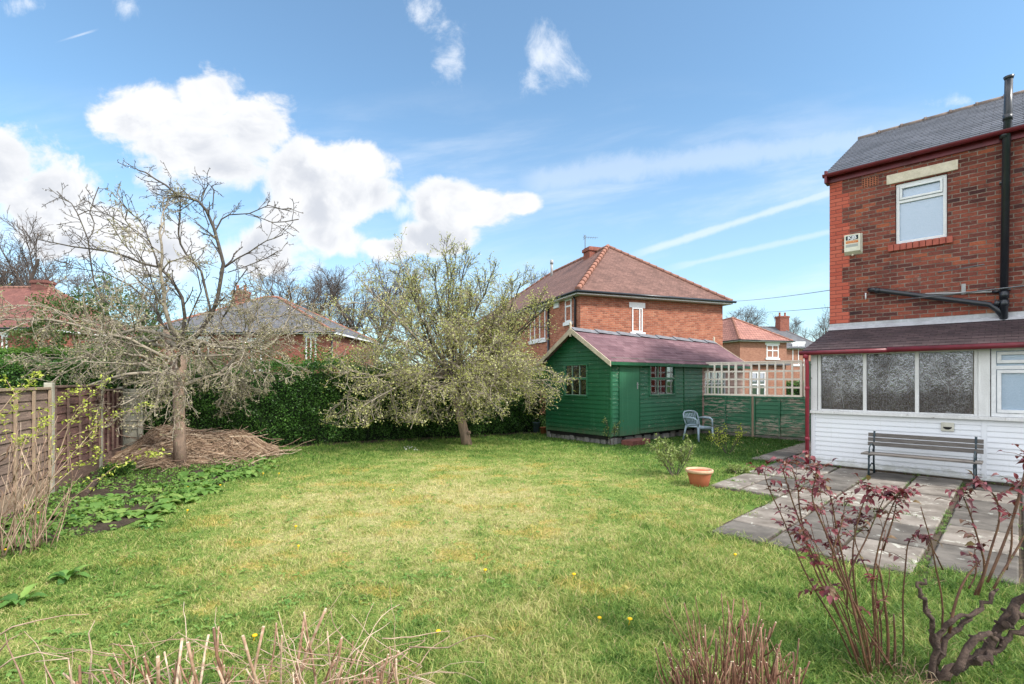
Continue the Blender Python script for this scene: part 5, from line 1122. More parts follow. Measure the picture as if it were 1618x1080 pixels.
# --- right apple tree, in young leaf ---------------------------------------------
def right_tree():
    D = 13.33; base = Vector((-1.18, D, 0)); root = thing('apple_tree', 'leaning apple tree in pale young leaf in front of the hedge', 'tree', tuple(base)); off = lambda p: Vector(p)-base
    mb = MB(); T = [(738, 704), (734, 684), (728, 660), (723, 640), (719, 620), (716, 605)]; pts = [off(px3(x, y, D)) for x, y in T]; pts[0].z = -.03
    mb.tube(pts, [.15, .125, .115, .11, .115, .11], 12); mb.tube([pts[3], off(px3(735, 622, D, -.1)), off(px3(748, 600, D, -.2)), off(px3(770, 565, D, -.2))], [.08, .07, .06, .045], 8); mb.tube([pts[4], off(px3(700, 590, D, .1)), off(px3(680, 560, D, .2))], [.08, .06, .045], 8)
    mb.tube([pts[1]+Vector((.06, -.06, 0)), pts[1]+Vector((.16, -.1, .04))], [.05, .04], 8); mb.build('trunk', M['bark'], root); top = pts[-1]
    rg = random.Random(12)
    Pd = [dict(w=.10, g=-.012, c=(6, 8), l=(.9, 1.6), a=(.4, 1.0), n=7, s=5, rr=.5, t0=.15, min=.008, end=.12), dict(w=.18, g=-.04, c=(6, 8), l=(.45, .95), a=(.4, 1.1), n=5, s=4, rr=.6, t0=.2, min=.010), dict(w=.24, g=-.06, c=(4, 6), l=(.15, .42), a=(.5, 1.2), n=4, s=3, rr=.6, min=.0065, nodes=3.), dict(w=.2, g=.0, n=2, s=3, min=.005, nodes=9.)]
    Gd = Grower(rg, Pd); Gd.zmin = .75-.0; N = 28
    for k in range(N):
        a = 6.283*k*.618; el = rg.uniform(-.05, .45) if k < 16 else rg.uniform(.35, 1.05); ca = math.cos(a); z = rg.uniform(-.15, .35)
        L = rg.uniform(2.0, 2.5)*(1.34 if ca < -.35 else .84)*(1 if abs(ca) > .5 else .8)
        Gd.grow(top+Vector((0, 0, z)), Vector((math.cos(a)*math.cos(el), math.sin(a)*math.cos(el), math.sin(el))), L, rg.uniform(.04, .06), 0)
    Pu = [dict(w=.15, g=.03, c=(6, 8), l=(.6, 1.15), a=(.35, .8), up=.25, n=7, s=5, rr=.5, t0=.25, min=.016, tap=.55), dict(w=.12, g=.06, c=(5, 7), l=(.25, .6), a=(.4, .9), up=.2, n=5, s=4, rr=.6, t0=.15, min=.009), dict(w=.15, g=.04, c=(3, 4), l=(.08, .25), a=(.5, 1.), n=3, s=3, min=.006, nodes=6.), dict(w=.1, g=0, n=1, s=3, min=.005, nodes=5)]
    Gu = Grower(rg, Pu)
    for px, py, dd in [(708, 372, 0), (735, 380, .5), (680, 400, -.5), (765, 395, .2), (655, 425, .3), (795, 410, -.3), (640, 460, -.6), (825, 440, .5), (720, 400, 1.2), (745, 410, -1.2), (850, 450, -.2), (690, 420, 1.1), (610, 500, .4), (780, 440, -.9), (830, 480, .9)]:
        tip = off(px3(px, py, D, dd)); st = top+Vector((rg.uniform(-.15, .15), rg.uniform(-.15, .15), rg.uniform(-.1, .3))); d = tip-st; L = d.length*rg.uniform(.9, 1.0); d.normalize(); dh = Vector((d.x*1.5, d.y*1.5, d.z)); Gu.grow(st, dh, L, .038, 0)
    lo = Gd.mb.build('lower_branches', M['twig_pale'], root); up = Gu.mb.build('upper_branches', M['twig'], root)
    V, Fc = leaves_at([q for i, q in enumerate(Gd.nodes) if i % 5], 2, .035, .046, 6, .6); link('young_leaves', npmesh('young_leaves', V, Fc), M['apple_bud'], lo)
    V, Fc = leaves_at(Gu.nodes, 2, .03, .042, 7, .6); link('young_leaves', npmesh('young_leaves', V, Fc), M['apple_bud'], up)
    print('right tree', len(Gd.mb.v), len(Gd.nodes), len(Gu.nodes))
right_tree()
# --- far winter trees ---------------------------------------------------------------
def far_tree(seed, H=12, W=1., forks=3):
    rg = random.Random(seed); P = [dict(w=.07, g=.03, c=(7, 9), l=(H*.22, H*.36), a=(.35, .75), up=.25, n=7, s=5, rr=.55, t0=.2, min=.06, tap=.35), dict(w=.13, g=.04, c=(5, 7), l=(H*.10, H*.20), a=(.35, .8), up=.15, n=5, s=4, rr=.6, min=.032), dict(w=.17, g=.03, c=(5, 6), l=(H*.06, H*.11), a=(.35, .9), n=4, s=3, rr=.6, min=.018), dict(w=.2, g=.02, c=(2, 3), l=(H*.025, H*.06), a=(.4, .9), n=3, s=3, rr=.7, min=.012), dict(w=.2, g=.0, n=2, s=3, min=.009)]
    Gf = Grower(rg, P); 
    for k in range(forks):
        a = 6.283*k/forks+rg.uniform(-.4, .4); Gf.grow(Vector((0, 0, H*.28)), Vector((math.cos(a)*.5*W, math.sin(a)*.5*W, 1)), H*.62, H*.02, 0)
    mb = MB(); mb.tube([(0, 0, -.1), (.05, 0, H*.15), (0, 0, H*.3)], [H*.034, H*.026, H*.024], 8)
    return mb, Gf.mb
_protos = {}
def place_far(seed, px, ptop, d, label, H=12, W=1., forks=3, rz=0):
    z = CH+(600-ptop)/F*d; s = z/H; key = (seed, H, W, forks)
    if key not in _protos:
        a, b = far_tree(seed, H, W, forks); root = thing('bare_tree', label, 'tree', (0, 0, 0), 0, 'bare winter trees on the skyline'); a.build('trunk', M['twig_far'], root); b.build('crown', M['twig_far'], root)
        hb = max(v[2] for v in b.v); root['hh'] = hb; _protos[key] = root
    else: root = copy_tree(_protos[key]); root['label'] = label
    s = z/_protos[key]['hh']; root.scale = (s, s, s); root.location = ((px-809)/F*d, d, 0); root.rotation_euler = (0, 0, rz); return root
place_far(1, 22, 335, 42, 'bare winter tree above the red roof at the far left', W=1.1, forks=4)
place_far(2, 92, 395, 50, 'lower bare winter tree just right of the far left one', W=1., forks=3, rz=1)
place_far(2, -30, 350, 46, 'bare winter tree cut by the left edge of the photo', forks=3, rz=2.2)
place_far(3, 478, 402, 52, 'round bare winter tree behind the grey slate roof', W=1.0, forks=4)
place_far(1, 592, 408, 56, 'wide bare winter tree between slate roof and leafy apple tree', W=1.1, forks=4, rz=2)
place_far(2, 540, 430, 60, 'thin bare winter tree between two rounder ones', rz=4)
place_far(3, 893, 405, 62, 'bare winter tree tops showing over the brown hipped roof', rz=1.5)
place_far(1, 1155, 478, 85, 'small distant bare tree beside the pink roof', rz=3, W=1.1, forks=4)
place_far(3, 1278, 484, 82, 'distant bare tree above the grey roof beside the brick house', rz=.5)
place_far(2, 1215, 497, 100, 'distant bare tree between the pink and grey roofs', rz=2.5)
place_far(3, 205, 410, 60, 'bare winter tree behind the upright boughs of the left apple tree', rz=2)
for o in _protos.values(): del o['hh']

# ------------------------------------------------------------------ compost heap
def heap():
    root = thing('compost_heap', 'heap of dry brown prunings and straw around the left apple tree', 'heap', (-6.9, 10.6, 0)); r = np.random.RandomState(8)
    def hgt(x, y): return .50*np.exp(-(((x+.35)/.55)**2+((y-.35)/.7)**2))+.52*np.exp(-(((x-.65)/.62)**2+((y-.75)/.6)**2))+.22*np.exp(-(((x-.05)/.6)**2+((y+.6)/.5)**2))+.38*np.exp(-(((x+.85)/.45)**2+((y-.45)/.55)**2))+.05*np.sin(x*5+y*3)*np.exp(-(x*x+y*y)/1.5)+.04*np.sin(y*9-x*4)*np.exp(-(x*x+y*y)/1.5)
    mb = MB(); n = 28; X = np.linspace(-1.9, 2.2, n); Y = np.linspace(-1.5, 1.7, n)
    for i in range(n-1):
        for j in range(n-1): mb.quad(*[(x, y, float(hgt(x, y))-.05) for x, y in ((X[i], Y[j]), (X[i+1], Y[j]), (X[i+1], Y[j+1]), (X[i], Y[j+1]))], sm=True)
    mb.build('mound', M['straw'] if False else M['soil'], root)
    N = 9000; x = r.uniform(-1.9, 2.1, N); y = r.uniform(-1.4, 1.7, N); h = hgt(x, y); k = h > .06*r.rand(N)+.03; x, y, h = x[k], y[k], h[k]; N = len(x)
    a = r.normal(.2, .75, N)+np.where(x > .3, -.5, .4); L = r.uniform(.12, .5, N); w = r.uniform(.003, .007, N); dx, dy = np.cos(a)*L/2, np.sin(a)*L/2
    h0 = hgt(x-dx, y-dy)+r.uniform(-.01, .09, N); h1 = hgt(x+dx, y+dy)+r.uniform(-.01, .10, N); nx, ny = -np.sin(a)*w*.5, np.cos(a)*w*.5; zz = np.abs(r.normal(0, 1, N))*w
    V = np.stack([np.stack([x-dx-nx, y-dy-ny, h0-zz], 1), np.stack([x+dx-nx, y+dy-ny, h1-zz], 1), np.stack([x+dx+nx, y+dy+ny, h1+zz], 1), np.stack([x-dx+nx, y-dy+ny, h0+zz], 1)], 1).reshape(-1, 3); i = np.arange(N)*4
    link('straw', npmesh('straw', V, np.stack([i, i+1, i+2, i+3], 1)), M['straw'], root)
    mb = MB()
    for q in range(330):
        a = r.uniform(0, 6.28); x0 = r.uniform(-1.5, 1.8); y0 = r.uniform(-.9, 1.3); z = float(hgt(x0, y0)); L = r.uniform(.3, .8); an = r.uniform(-.2, .35)
        p = [Vector((x0+math.cos(a)*L*t, y0+math.sin(a)*L*t, z+.02+math.sin(an)*L*t+.03*math.sin(6*t+q))) for t in (0, .33, .66, 1)]; mb.tube(p, [.009, .008, .006, .004], 4)
    mb.build('twigs', M['dry_cane'], root)
heap()
mb = MB(); a = G(133, 785); b = G(152, 768); mb.tube([a+Vector((0, 0, .04)), b+Vector((.0, .0, .09))], [.045, .05], 8); o = mb.build('log', M['rose_wood']); tag(o, 'short dark log lying in the earth bed by the fence', 'log')

# ------------------------------------------------------------------ low plants in the bed
def rosette(mb, x, y, n, L, W, rg, up=.5, z=0.):
    for k in range(n):
        a = 6.283*k/n+rg.uniform(-.4, .4); e = rg.uniform(up*.5, up*1.4); d = Vector((math.cos(a)*math.cos(e), math.sin(a)*math.cos(e), math.sin(e))); l = L*rg.uniform(.6, 1.25); q = Vector((x, y, z))+Vector((d.x, d.y, 0))*L*.15
        mb.leaf(q+Vector((0, 0, .01)), d, Vector((-d.x*math.tan(e), -d.y*math.tan(e), 1)), l, W*rg.uniform(.7, 1.2), rg.uniform(.5, 1.2), 4, .2)
rg = random.Random(3)
docks = [(-4.95, 6.65, .25, 'dock plant with broad leaves alone in the grass near the bed', 9), (-4.35, 4.78, .24, 'dock plant with long leaves in the grass at the lower left', 8), (-5.05, 4.62, .24, 'leafy dock clump at the left edge of the photo', 10)]
docks = []
for px, py, L, lab in [(105, 915, .26, 'dock plant standing alone in the grass near the left edge'), (28, 955, .26, 'dock clump low at the left edge of the lawn'), (215, 795, .24, 'upright dock with a yellowing leaf at the front of the bed'), (235, 835, .20, 'spreading dock at the lawn edge below the bed'), (120, 825, .24, 'broad leaved dock in the bed beside the fence'), (255, 770, .22, 'dock in the middle of the bed front'), (300, 772, .20, 'dock nearest the apple trunk'), (345, 752, .24, 'dock right of the apple trunk'), (385, 742, .24, 'last dock at the right end of the bed'), (165, 800, .2, 'dock growing through the bare earth')]:
    p = G(px, py); mb = MB(); rosette(mb, 0, 0, rg.randint(12, 16), L*.8, L*.27, rg, .75); o = mb.build('dock_plant', M['dock_leaf']); o.location = (p.x, p.y, 0); tag(o, lab, 'plant', 'dock plants along the earth bed')
# mass of leaves that nobody could count
mb = MB()
for k in range(430):
    while True:
        x = rg.uniform(-8.2, -4.3); y = rg.uniform(5.2, 12.0)
        ed = min(abs((x+5.2)+.03*(y-6)*1.0), 9)
        if in_poly(x, y, BED) or (in_poly(x-.25, y, BED) and rg.random() < .6): break
    near = x > -6.6+.0*y and not (x < -6.3 and y > 9.6)
    if rg.random() < .6 and x > -6.0+.1*(y-6): rosette(mb, x, y, rg.randint(6, 9), rg.uniform(.13, .26), .115, rg, .6)
    else: rosette(mb, x, y, rg.randint(4, 7), rg.uniform(.04, .1), .04, rg, .6)
tag(mb.build('ground_cover', M['low_leaf']), 'mixed low weeds and leaves spreading over the earth bed', 'weeds', kind='stuff')
r = np.random.RandomState(4); C = []
while len(C) < 6500:
    x = r.uniform(-8., -4.3); y = r.uniform(5., 11.8)
    if in_poly(x-.1*r.rand(), y, BED) and math.sin(x*3.1+y)*math.sin(y*2.3) > -.25: C.append((x, y, .01+.07*r.rand()))
V, Fc = leaf_cloud(np.array(C), .035, r, aspect=.8); tag(link('ground_cover', npmesh('ground_cover', V, Fc), M['low_leaf']), 'small creeping leaves over the dark soil by the fence', 'weeds', kind='stuff')
# clover, thatch and moss-like rosettes through the lawn, weeds in the paving joints
mb = MB()
for k in range(900):
    d = math.exp(rg.uniform(math.log(2.3), math.log(13.5))); x = rg.uniform(-1.1, 1.0)*d; u = S2*((x-HX)-(d-HY)); v = S2*((x-HX)+(d-HY))
    if in_patio(u, v) or u > .2 or in_poly(x, d, BED) or (x-HA.x)*HN.x+(d-HA.y)*HN.y < .3 or x < -4.2-.1*d: continue
    for q in range(rg.randint(1, 4)): rosette(mb, x+rg.gauss(0, .05), d+rg.gauss(0, .05), rg.randint(3, 5), rg.uniform(.02, .05), .022, rg, .5, .008)
tag(mb.build('lawn_weeds', M['low_leaf']), 'small clover and weed leaves scattered through the lawn', 'weeds', kind='stuff')
mb = MB()
for k in range(620):
    j = rg.randint(0, 3)
    if j == 0: u, v = 2.26+rg.gauss(0, .025), rg.uniform(-5.5, -.3)
    elif j == 1: u, v = rg.choice([.45, 1.03, 1.63, 2.9, 3.5, 4.1])+rg.gauss(0, .01), rg.uniform(-5.8, -.3)
    elif j == 2: u, v = rg.uniform(-.5, 6), -.06+rg.gauss(0, .03)
    else: u, v = rg.uniform(-.6, .5), rg.choice([-3.46, -2.85, -1.95, -1.05])+rg.gauss(0, .02)
    if math.sin(u*5+v*3)+math.sin(v*2.3-u) < -.3: continue
    x, y = uvw(u, v)
    if rg.random() < .5: rosette(mb, x, y, 4, rg.uniform(.015, .035), .012, rg, .5, .02)
    else:
        for q in range(5): a = rg.uniform(0, 6.28); mb.tube([(x, y, .01), (x+math.cos(a)*.012, y+math.sin(a)*.012, .045), (x+math.cos(a)*.035, y+math.sin(a)*.035, rg.uniform(.05, .08))], [.0018, .0014, .0004], 3)
tag(mb.build('joint_weeds', M['low_leaf']), 'moss and small weeds growing in the paving joints', 'weeds', kind='stuff')
# dandelions
pos = [(470, 866, 'dandelion in the sunny left half of the lawn, on its own'), (690, 1005, 'dandelion low in the middle of the lawn, nearest the bottom edge'), (765, 905, 'dandelion in the middle of the lawn, left of another'), (905, 912, 'dandelion in the middle of the lawn, right of another'),
       (945, 983, 'left dandelion of a close pair left of the upright cut stems'), (993, 985, 'right dandelion of a close pair left of the upright cut stems'), (38, 800, 'yellow flower highest at the foot of the bare canes'), (60, 812, 'yellow flower just right of the bare canes'), (1160, 880, 'dandelion near the corner of the patio paving'), (400, 1012, 'dandelion just above the wide cut back shrub'),
       (296, 770, 'dandelion among the docks right below the left apple tree'), (347, 767, 'dandelion at the edge of the docks, right of the apple trunk'), (415, 748, 'left dandelion of a pair beyond the last dock'), (440, 748, 'right dandelion of a pair beyond the last dock'), (295, 808, 'dandelion in the grass in front of the docks'),
       (466, 834, 'dandelion at the left side of the yellow worn patch'), (620, 775, 'dandelion farthest up the middle of the lawn'), (15, 806, 'upper dandelion at the foot of the bare cane bush'), (8, 872, 'lower dandelion at the foot of the bare cane bush')]
for k, (px, py, lab) in enumerate(pos):
    p = G(px, py+4); mb = MB(); mb.tube([(0, 0, 0), (.01, 0, .045)], .0022, 4); rr = .014+.004*rg.random(); mb.lathe([(rr*.4, .042), (rr, .05), (rr*.9, .056), (rr*.3, .06)], 9, (.01, 0, 0)); o = mb.build('dandelion', M['flower']); o.location = p; tag(o, lab, 'flower', 'dandelions')
# daisies in two small drifts
for k in range(12):
    p = G(random.Random(k).uniform(636, 660), 708+random.Random(k+50).uniform(0, 6)); mb = MB(); mb.tube([(0, 0, 0), (0, 0, .05)], .002, 3); mb.lathe([(.022, .05), (.02, .056)], 8); o = mb.build('daisy', M['daisy']); o.location = p; tag(o, 'white daisy in the drift below the hedge left of the leaning apple trunk', 'flower', 'daisies below the hedge')
# a few fallen leaves
mb = MB()

# ------------------------------------------------------------------ shrubs beside the patio
def shrub(name, px, py, H, Wd, n, label, leafm='shrub_leaf', lsize=.03, seed=1, per=2, stem='twig', group=None):
    p = G(px, py); root = thing(name, label, 'shrub', (p.x, p.y, 0), 0, group); rg = random.Random(seed)
    P = [dict(w=.12, g=.02, c=(4, 6), l=(H*.25, H*.5), a=(.3, .8), up=.2, n=5, s=5, rr=.6, t0=.3, min=.005), dict(w=.15, g=.03, c=(3, 5), l=(H*.1, H*.22), a=(.4, .9), n=4, s=4, rr=.7, min=.0035, nodes=18.), dict(w=.1, g=0, n=2, s=3, min=.003, nodes=25)]
    Gs = Grower(rg, P)
    for k in range(n): a = rg.uniform(0, 6.28); Gs.grow(Vector((math.cos(a)*.04, math.sin(a)*.04, 0)), Vector((math.cos(a)*Wd/H, math.sin(a)*Wd/H, 1)), H*rg.uniform(.7, 1.05), .008, 0)
    st = Gs.mb.build('stems', M[stem], root); V, Fc = leaves_at(Gs.nodes, per, .018, lsize, seed, .5); link('leaves', npmesh('leaves', V, Fc), M[leafm], root); return root
shrub('lawn_shrub', 1066, 752, .62, .42, 10, 'low spreading shrub with pale leaves behind the terracotta pot', seed=2, lsize=.036, per=3)
shrub('lawn_shrub', 1150, 716, .60, .26, 6, 'thin upright shrub with few leaves in front of the green fence', seed=5, lsize=.045, per=1, leafm='lime_leaf')
shrub('lawn_shrub', 967, 703, .58, .12, 4, 'small spindly shrub against the near corner of the shed', seed=7, lsize=.036, per=2)
shrub('weed_clump', 188, 752, .22, .16, 22, 'bright green tuft in the bare earth in front of the compost heap', seed=19, lsize=.035, per=3, leafm='dock_leaf')
shrub('weed_clump', 1168, 748, .16, .22, 12, 'clump of low weeds at the edge of the path', seed=9, lsize=.03, per=2)

# ------------------------------------------------------------------ left foreground: bare canes and lime-leafed sprays
rg = random.Random(21); root = thing('cane_bush', 'bush of bare pinkish canes in front of the left fence', 'bush', (-4.75, 5.0, 0)); mb = MB(); nodes = []
for k in range(46):
    a = rg.uniform(0, 6.28); x, y = math.cos(a)*rg.uniform(0, .35)-.12, math.sin(a)*rg.uniform(0, .3); H = rg.uniform(.4, 1.3); ln = rg.uniform(-.25, .42); d = Vector((ln, rg.uniform(-.35, .25), 1)).normalized(); pts = [Vector((x, y, 0))]
    for q in range(7): d = (d+Vector((rg.gauss(0, .05), rg.gauss(0, .05), -.015*q))).normalized(); pts.append(pts[-1]+d*H/7)
    mb.tube(pts, [.0048-.0005*q for q in range(8)], 5)
    for q in (3, 4, 5, 6):
        if rg.random() < .45: e = pts[q]; d2 = (pts[q]-pts[q-1]).normalized()+Vector((rg.uniform(-.5, .5), rg.uniform(-.5, .5), .1)); mb.tube([e, e+d2*.12, e+d2*.26+Vector((0, 0, .02))], [.003, .0025, .002], 4)
mb.build('canes', M['dry_cane'], root)
root = thing('lime_bush', 'arching sprays with fresh lime green leaves in front of the left fence', 'bush', (-4.9, 4.9, 0)); mb = MB(); lf = MB()
for (T, d0) in [([(-60, 860), (-30, 700), (20, 625), (50, 602), (62, 590)], 5.0), ([(-60, 870), (0, 720), (55, 690), (70, 672), (75, 660)], 5.1), ([(-50, 880), (20, 760), (70, 740), (85, 690), (140, 625), (170, 600)], 5.2), ([(-60, 880), (30, 790), (90, 728), (120, 690), (180, 655), (235, 640)], 5.2), ([(-60, 700), (-20, 650), (10, 655), (30, 640), (10, 600)], 5.0), ([(-50, 900), (40, 820), (80, 775), (110, 740), (150, 725), (158, 708)], 5.2),
                ([(-30, 920), (60, 850), (110, 790), (150, 762), (185, 735), (240, 715), (252, 718)], 5.2), ([(20, 760), (55, 700), (60, 650), (100, 630), (130, 612)], 5.1), ([(0, 730), (20, 700), (5, 670), (0, 655)], 4.9), ([(60, 780), (100, 740), (115, 715), (150, 690), (155, 645)], 5.2), ([(90, 728), (110, 670), (138, 640)], 5.3), ([(30, 790), (50, 745), (30, 700), (35, 690)], 5.0)]:
    pts = [at(x, y, d0)-Vector(root.location) for x, y in T]; fine = []
    for i in range(len(pts)-1):
        for q in range(3): fine.append(pts[i].lerp(pts[i+1], q/3)+Vector((rg.gauss(0, .008), rg.gauss(0, .01), rg.gauss(0, .008))))
    fine.append(pts[-1]); n = len(fine); mb.tube(fine, [max(.0022, .007*(1-.75*k/n)) for k in range(n)], 5)
    for k in range(int(n*.45), n):
        for q in range(13 if k > n*.6 else 7):
            f = fine[k]+Vector((rg.gauss(0, .03), rg.gauss(0, .03), rg.gauss(0, .02))); d = Vector((rg.gauss(0, 1), rg.gauss(0, 1), rg.gauss(.3, .6))); lf.leaf(f, d, Vector((rg.gauss(0, .4), rg.gauss(0, .4), 1)), rg.uniform(.025, .052), rg.uniform(.014, .024), .3, 2)
mb.build('stems', M['dry_cane'], root); lf.build('leaves', M['lime_leaf'], root)

# ------------------------------------------------------------------ cut-back clumps at the very front
def stubs(name, spec, label, seed, sx, sy, n, h, lean, cx, cy, tangle=0, rad=(.0035, .0075), m='cane'):
    rg = random.Random(seed); root = thing(name, label, 'plant', (cx, cy, 0)); mb = MB(); mt = MB(); ends = []
    for k in range(n):
        x = rg.uniform(-sx, sx); y = rg.uniform(-sy, sy); H = rg.uniform(*h)*(1-.45*(abs(x)/sx)**2)*(1 if rg.random() < .7 else .6); r = rad[0]+(rad[1]-rad[0])*rg.random()**1.8; d = Vector((rg.gauss(x/sx*.25, lean), rg.gauss(-.05, lean), 1)).normalized(); pts = [Vector((x, y, 0))]
        for q in range(5): d = (d+Vector((rg.gauss(0, .06), rg.gauss(0, .06), 0))).normalized(); pts.append(pts[-1]+d*H/5)
        rr = [r*(1-.25*q/5)*(1+.12*((q+k) % 2)) for q in range(6)]; mb.tube(pts, rr, 6); mb.f[-1] = mb.f[-1]; ends.append(len(mb.f)-1)
        for _ in range(rg.choice((0, 0, 1, 1, 2))): q = rg.randint(2, 4); d2 = (d+Vector((rg.uniform(-.9, .9), rg.uniform(-.9, .9), 0))).normalized(); mb.tube([pts[q], pts[q]+d2*.05, pts[q]+d2*.1+Vector((0, 0, .02))], [r*.7, r*.6, r*.5], 5)
    for k in range(tangle):
        x = rg.uniform(-sx, sx); y = rg.uniform(-sy, sy); z = rg.uniform(.05, h[1]*.62); a = rg.gauss(0, .6)+(math.pi if rg.random() < .5 else 0); d = Vector((math.cos(a), math.sin(a)*.5, rg.uniform(-.1, .6))).normalized(); L = rg.uniform(.15, .6); pts = [Vector((x, y, z))]
        for q in range(7): d = (d+Vector((rg.gauss(0, .22), rg.gauss(0, .2), rg.gauss(-.02, .18)))).normalized(); pts.append(pts[-1]+d*L/7)
        r = rg.uniform(.0014, .0036); mt.tube(pts, [r*(1-.5*q/7) for q in range(8)], 5)
    so = mb.build('cut_stems', M[m], root); so.data.materials.append(M['cut_end'])
    for e in ends: so.data.polygons[e].material_index = 1
    if tangle: mt.build('tangled_twigs', M['dry_cane'], root)
stubs('cut_back_plant', None, 'cut back clump of upright reddish brown stems at the bottom right of centre', 2, .25, .18, 230, (.26, .64), .14, (1160-809)/F*2.45, 2.45, rad=(.0025, .0052), m='cane_red')
stubs('cut_back_shrub', None, 'wide cut back shrub with pale tangled twigs across the bottom left', 6, .80, .20, 175, (.18, .66), .24, (390-809)/F*2.35, 2.35, 150, (.0035, .0088))
rg = random.Random(14); mb = MB()
root = thing('trailing_stems', 'loose trailing dry stems at the bottom left corner', 'stems', (-2.1, 2.5, 0))
for T in [([(-20, 1015), (20, 990), (60, 980), (100, 972), (140, 970)], 2.5), ([(-20, 1070), (20, 1040), (60, 1030), (110, 1040)], 2.4), ([(115, 1100), (108, 1040), (55, 1045)], 2.35), ([(140, 1090), (145, 1030), (140, 1000), (150, 980)], 2.5), ([(-10, 1040), (15, 1010), (35, 1000)], 2.5), ([(40, 1090), (30, 1060), (12, 1020), (8, 1000)], 2.4), ([(90, 1090), (70, 1050), (60, 1060)], 2.35)]:
    pts = [at(x, y, T[1])-Vector(root.location) for x, y in T[0]]; mb.tube(pts, [.005-.0035*k/(len(pts)-1) for k in range(len(pts))], 5)
mb.build('stems', M['dry_cane'], root)

# ------------------------------------------------------------------ rose bushes
def smooth(P, it=3):
    for _ in range(it): P = [P[0]]+[(P[i-1]+P[i]*2+P[i+1])/4 for i in range(1, len(P)-1)]+[P[-1]]
    return P
def rose(label, cx, cy, stems, D, seed, name='rose_bush', wood=None, density=1.):
    rg = random.Random(seed); root = thing(name, label, 'rose bush', (cx, cy, 0)); mb = MB(); lf = MB(); th = MB(); base = Vector((cx, cy, 0))
    def thorns(pts, r):
        for i in range(len(pts)-1):
            for q in range(3):
                p = pts[i].lerp(pts[i+1], rg.random()); d = (pts[i+1]-pts[i]).normalized(); a = Matrix.Rotation(rg.uniform(0, 6.28), 3, d) @ d.orthogonal().normalized(); mb.tube([p+a*r*.5, p+a*(r+.009)-d*.003], [.0025, .0004], 3)
    def spray(p, d, k):
        for q in range(k):
            dd = (d+Vector((rg.gauss(0, .7), rg.gauss(0, .7), rg.gauss(-.15, .4)))).normalized(); L = rg.uniform(.05, .12); e = p+dd*L+Vector((0, 0, -.01)); mb.tube([p, p+dd*L*.5+Vector((0, 0, .006)), e], [.0018, .0015, .0012], 4)
            sd = dd.cross(Vector((0, 0, 1))).normalized(); up = Vector((rg.gauss(0, .35), rg.gauss(0, .35), 1))
            for (t, s) in ((1., 0), (.62, 1), (.62, -1), (.32, 1), (.32, -1)):
                if s and rg.random() < .2: continue
                ld = dd if s == 0 else (dd*.5+sd*s*.9).normalized(); ld = ld+Vector((0, 0, rg.uniform(-.5, .15))); lf.leaf(p+(e-p)*t, ld, up, rg.uniform(.032, .058)*(1.1 if s == 0 else .9), rg.uniform(.020, .033), rg.uniform(.3, 1.0), 3, .35)
    for T, dd, r0, nl in stems:
        pts = [at(x, y, D+dd)-base for x, y in T]; fine = []
        for i in range(len(pts)-1):
            for q in range(3): fine.append(pts[i].lerp(pts[i+1], q/3)+(Vector((rg.gauss(0, .0022), rg.gauss(0, .006), rg.gauss(0, .002))) if i+q else Vector()))
        fine.append(pts[-1]); r0 *= .72; fine = smooth(fine); n = len(fine); rr = [r0*(1-.55*k/(n-1)) for k in range(n)]; mb.tube(fine, rr, 7); thorns(fine, r0*.7)
        if nl:
            for k in range(int(n*.52), n):
                if rg.random() < .62*density: spray(fine[k], (fine[k]-fine[k-1]).normalized(), 1 if k < n-1 else nl)
            spray(fine[-1], (fine[-1]-fine[-2]).normalized(), nl)
    mb.build('stems', M['rose_stem'], root); lf.build('leaves', M['rose_leaf'], root)
    if wood:
        mw = MB()
        for T, dd, r0, r1 in wood:
            pts = [at(x, y, D+dd)-base for x, y in T]; fine = []
            for i in range(len(pts)-1):
                for q in range(4): fine.append(pts[i].lerp(pts[i+1], q/4)+Vector((rg.gauss(0, .006), rg.gauss(0, .01), rg.gauss(0, .006))))
            fine.append(pts[-1]); n = len(fine); mw.tube(fine, [(r0+(r1-r0)*k/(n-1))*rg.uniform(.85, 1.2) for k in range(n)], 9)
            for q in range(int(n*.5)):
                p = fine[rg.randint(0, n-1)]; a = Vector((rg.gauss(0, 1), rg.gauss(0, 1), rg.gauss(.3, 1))).normalized(); mw.tube([p, p+a*(r0+.016)], [r0*.55, r0*.3], 6)
        mw.build('old_wood', M['rose_wood'], root)
    return root
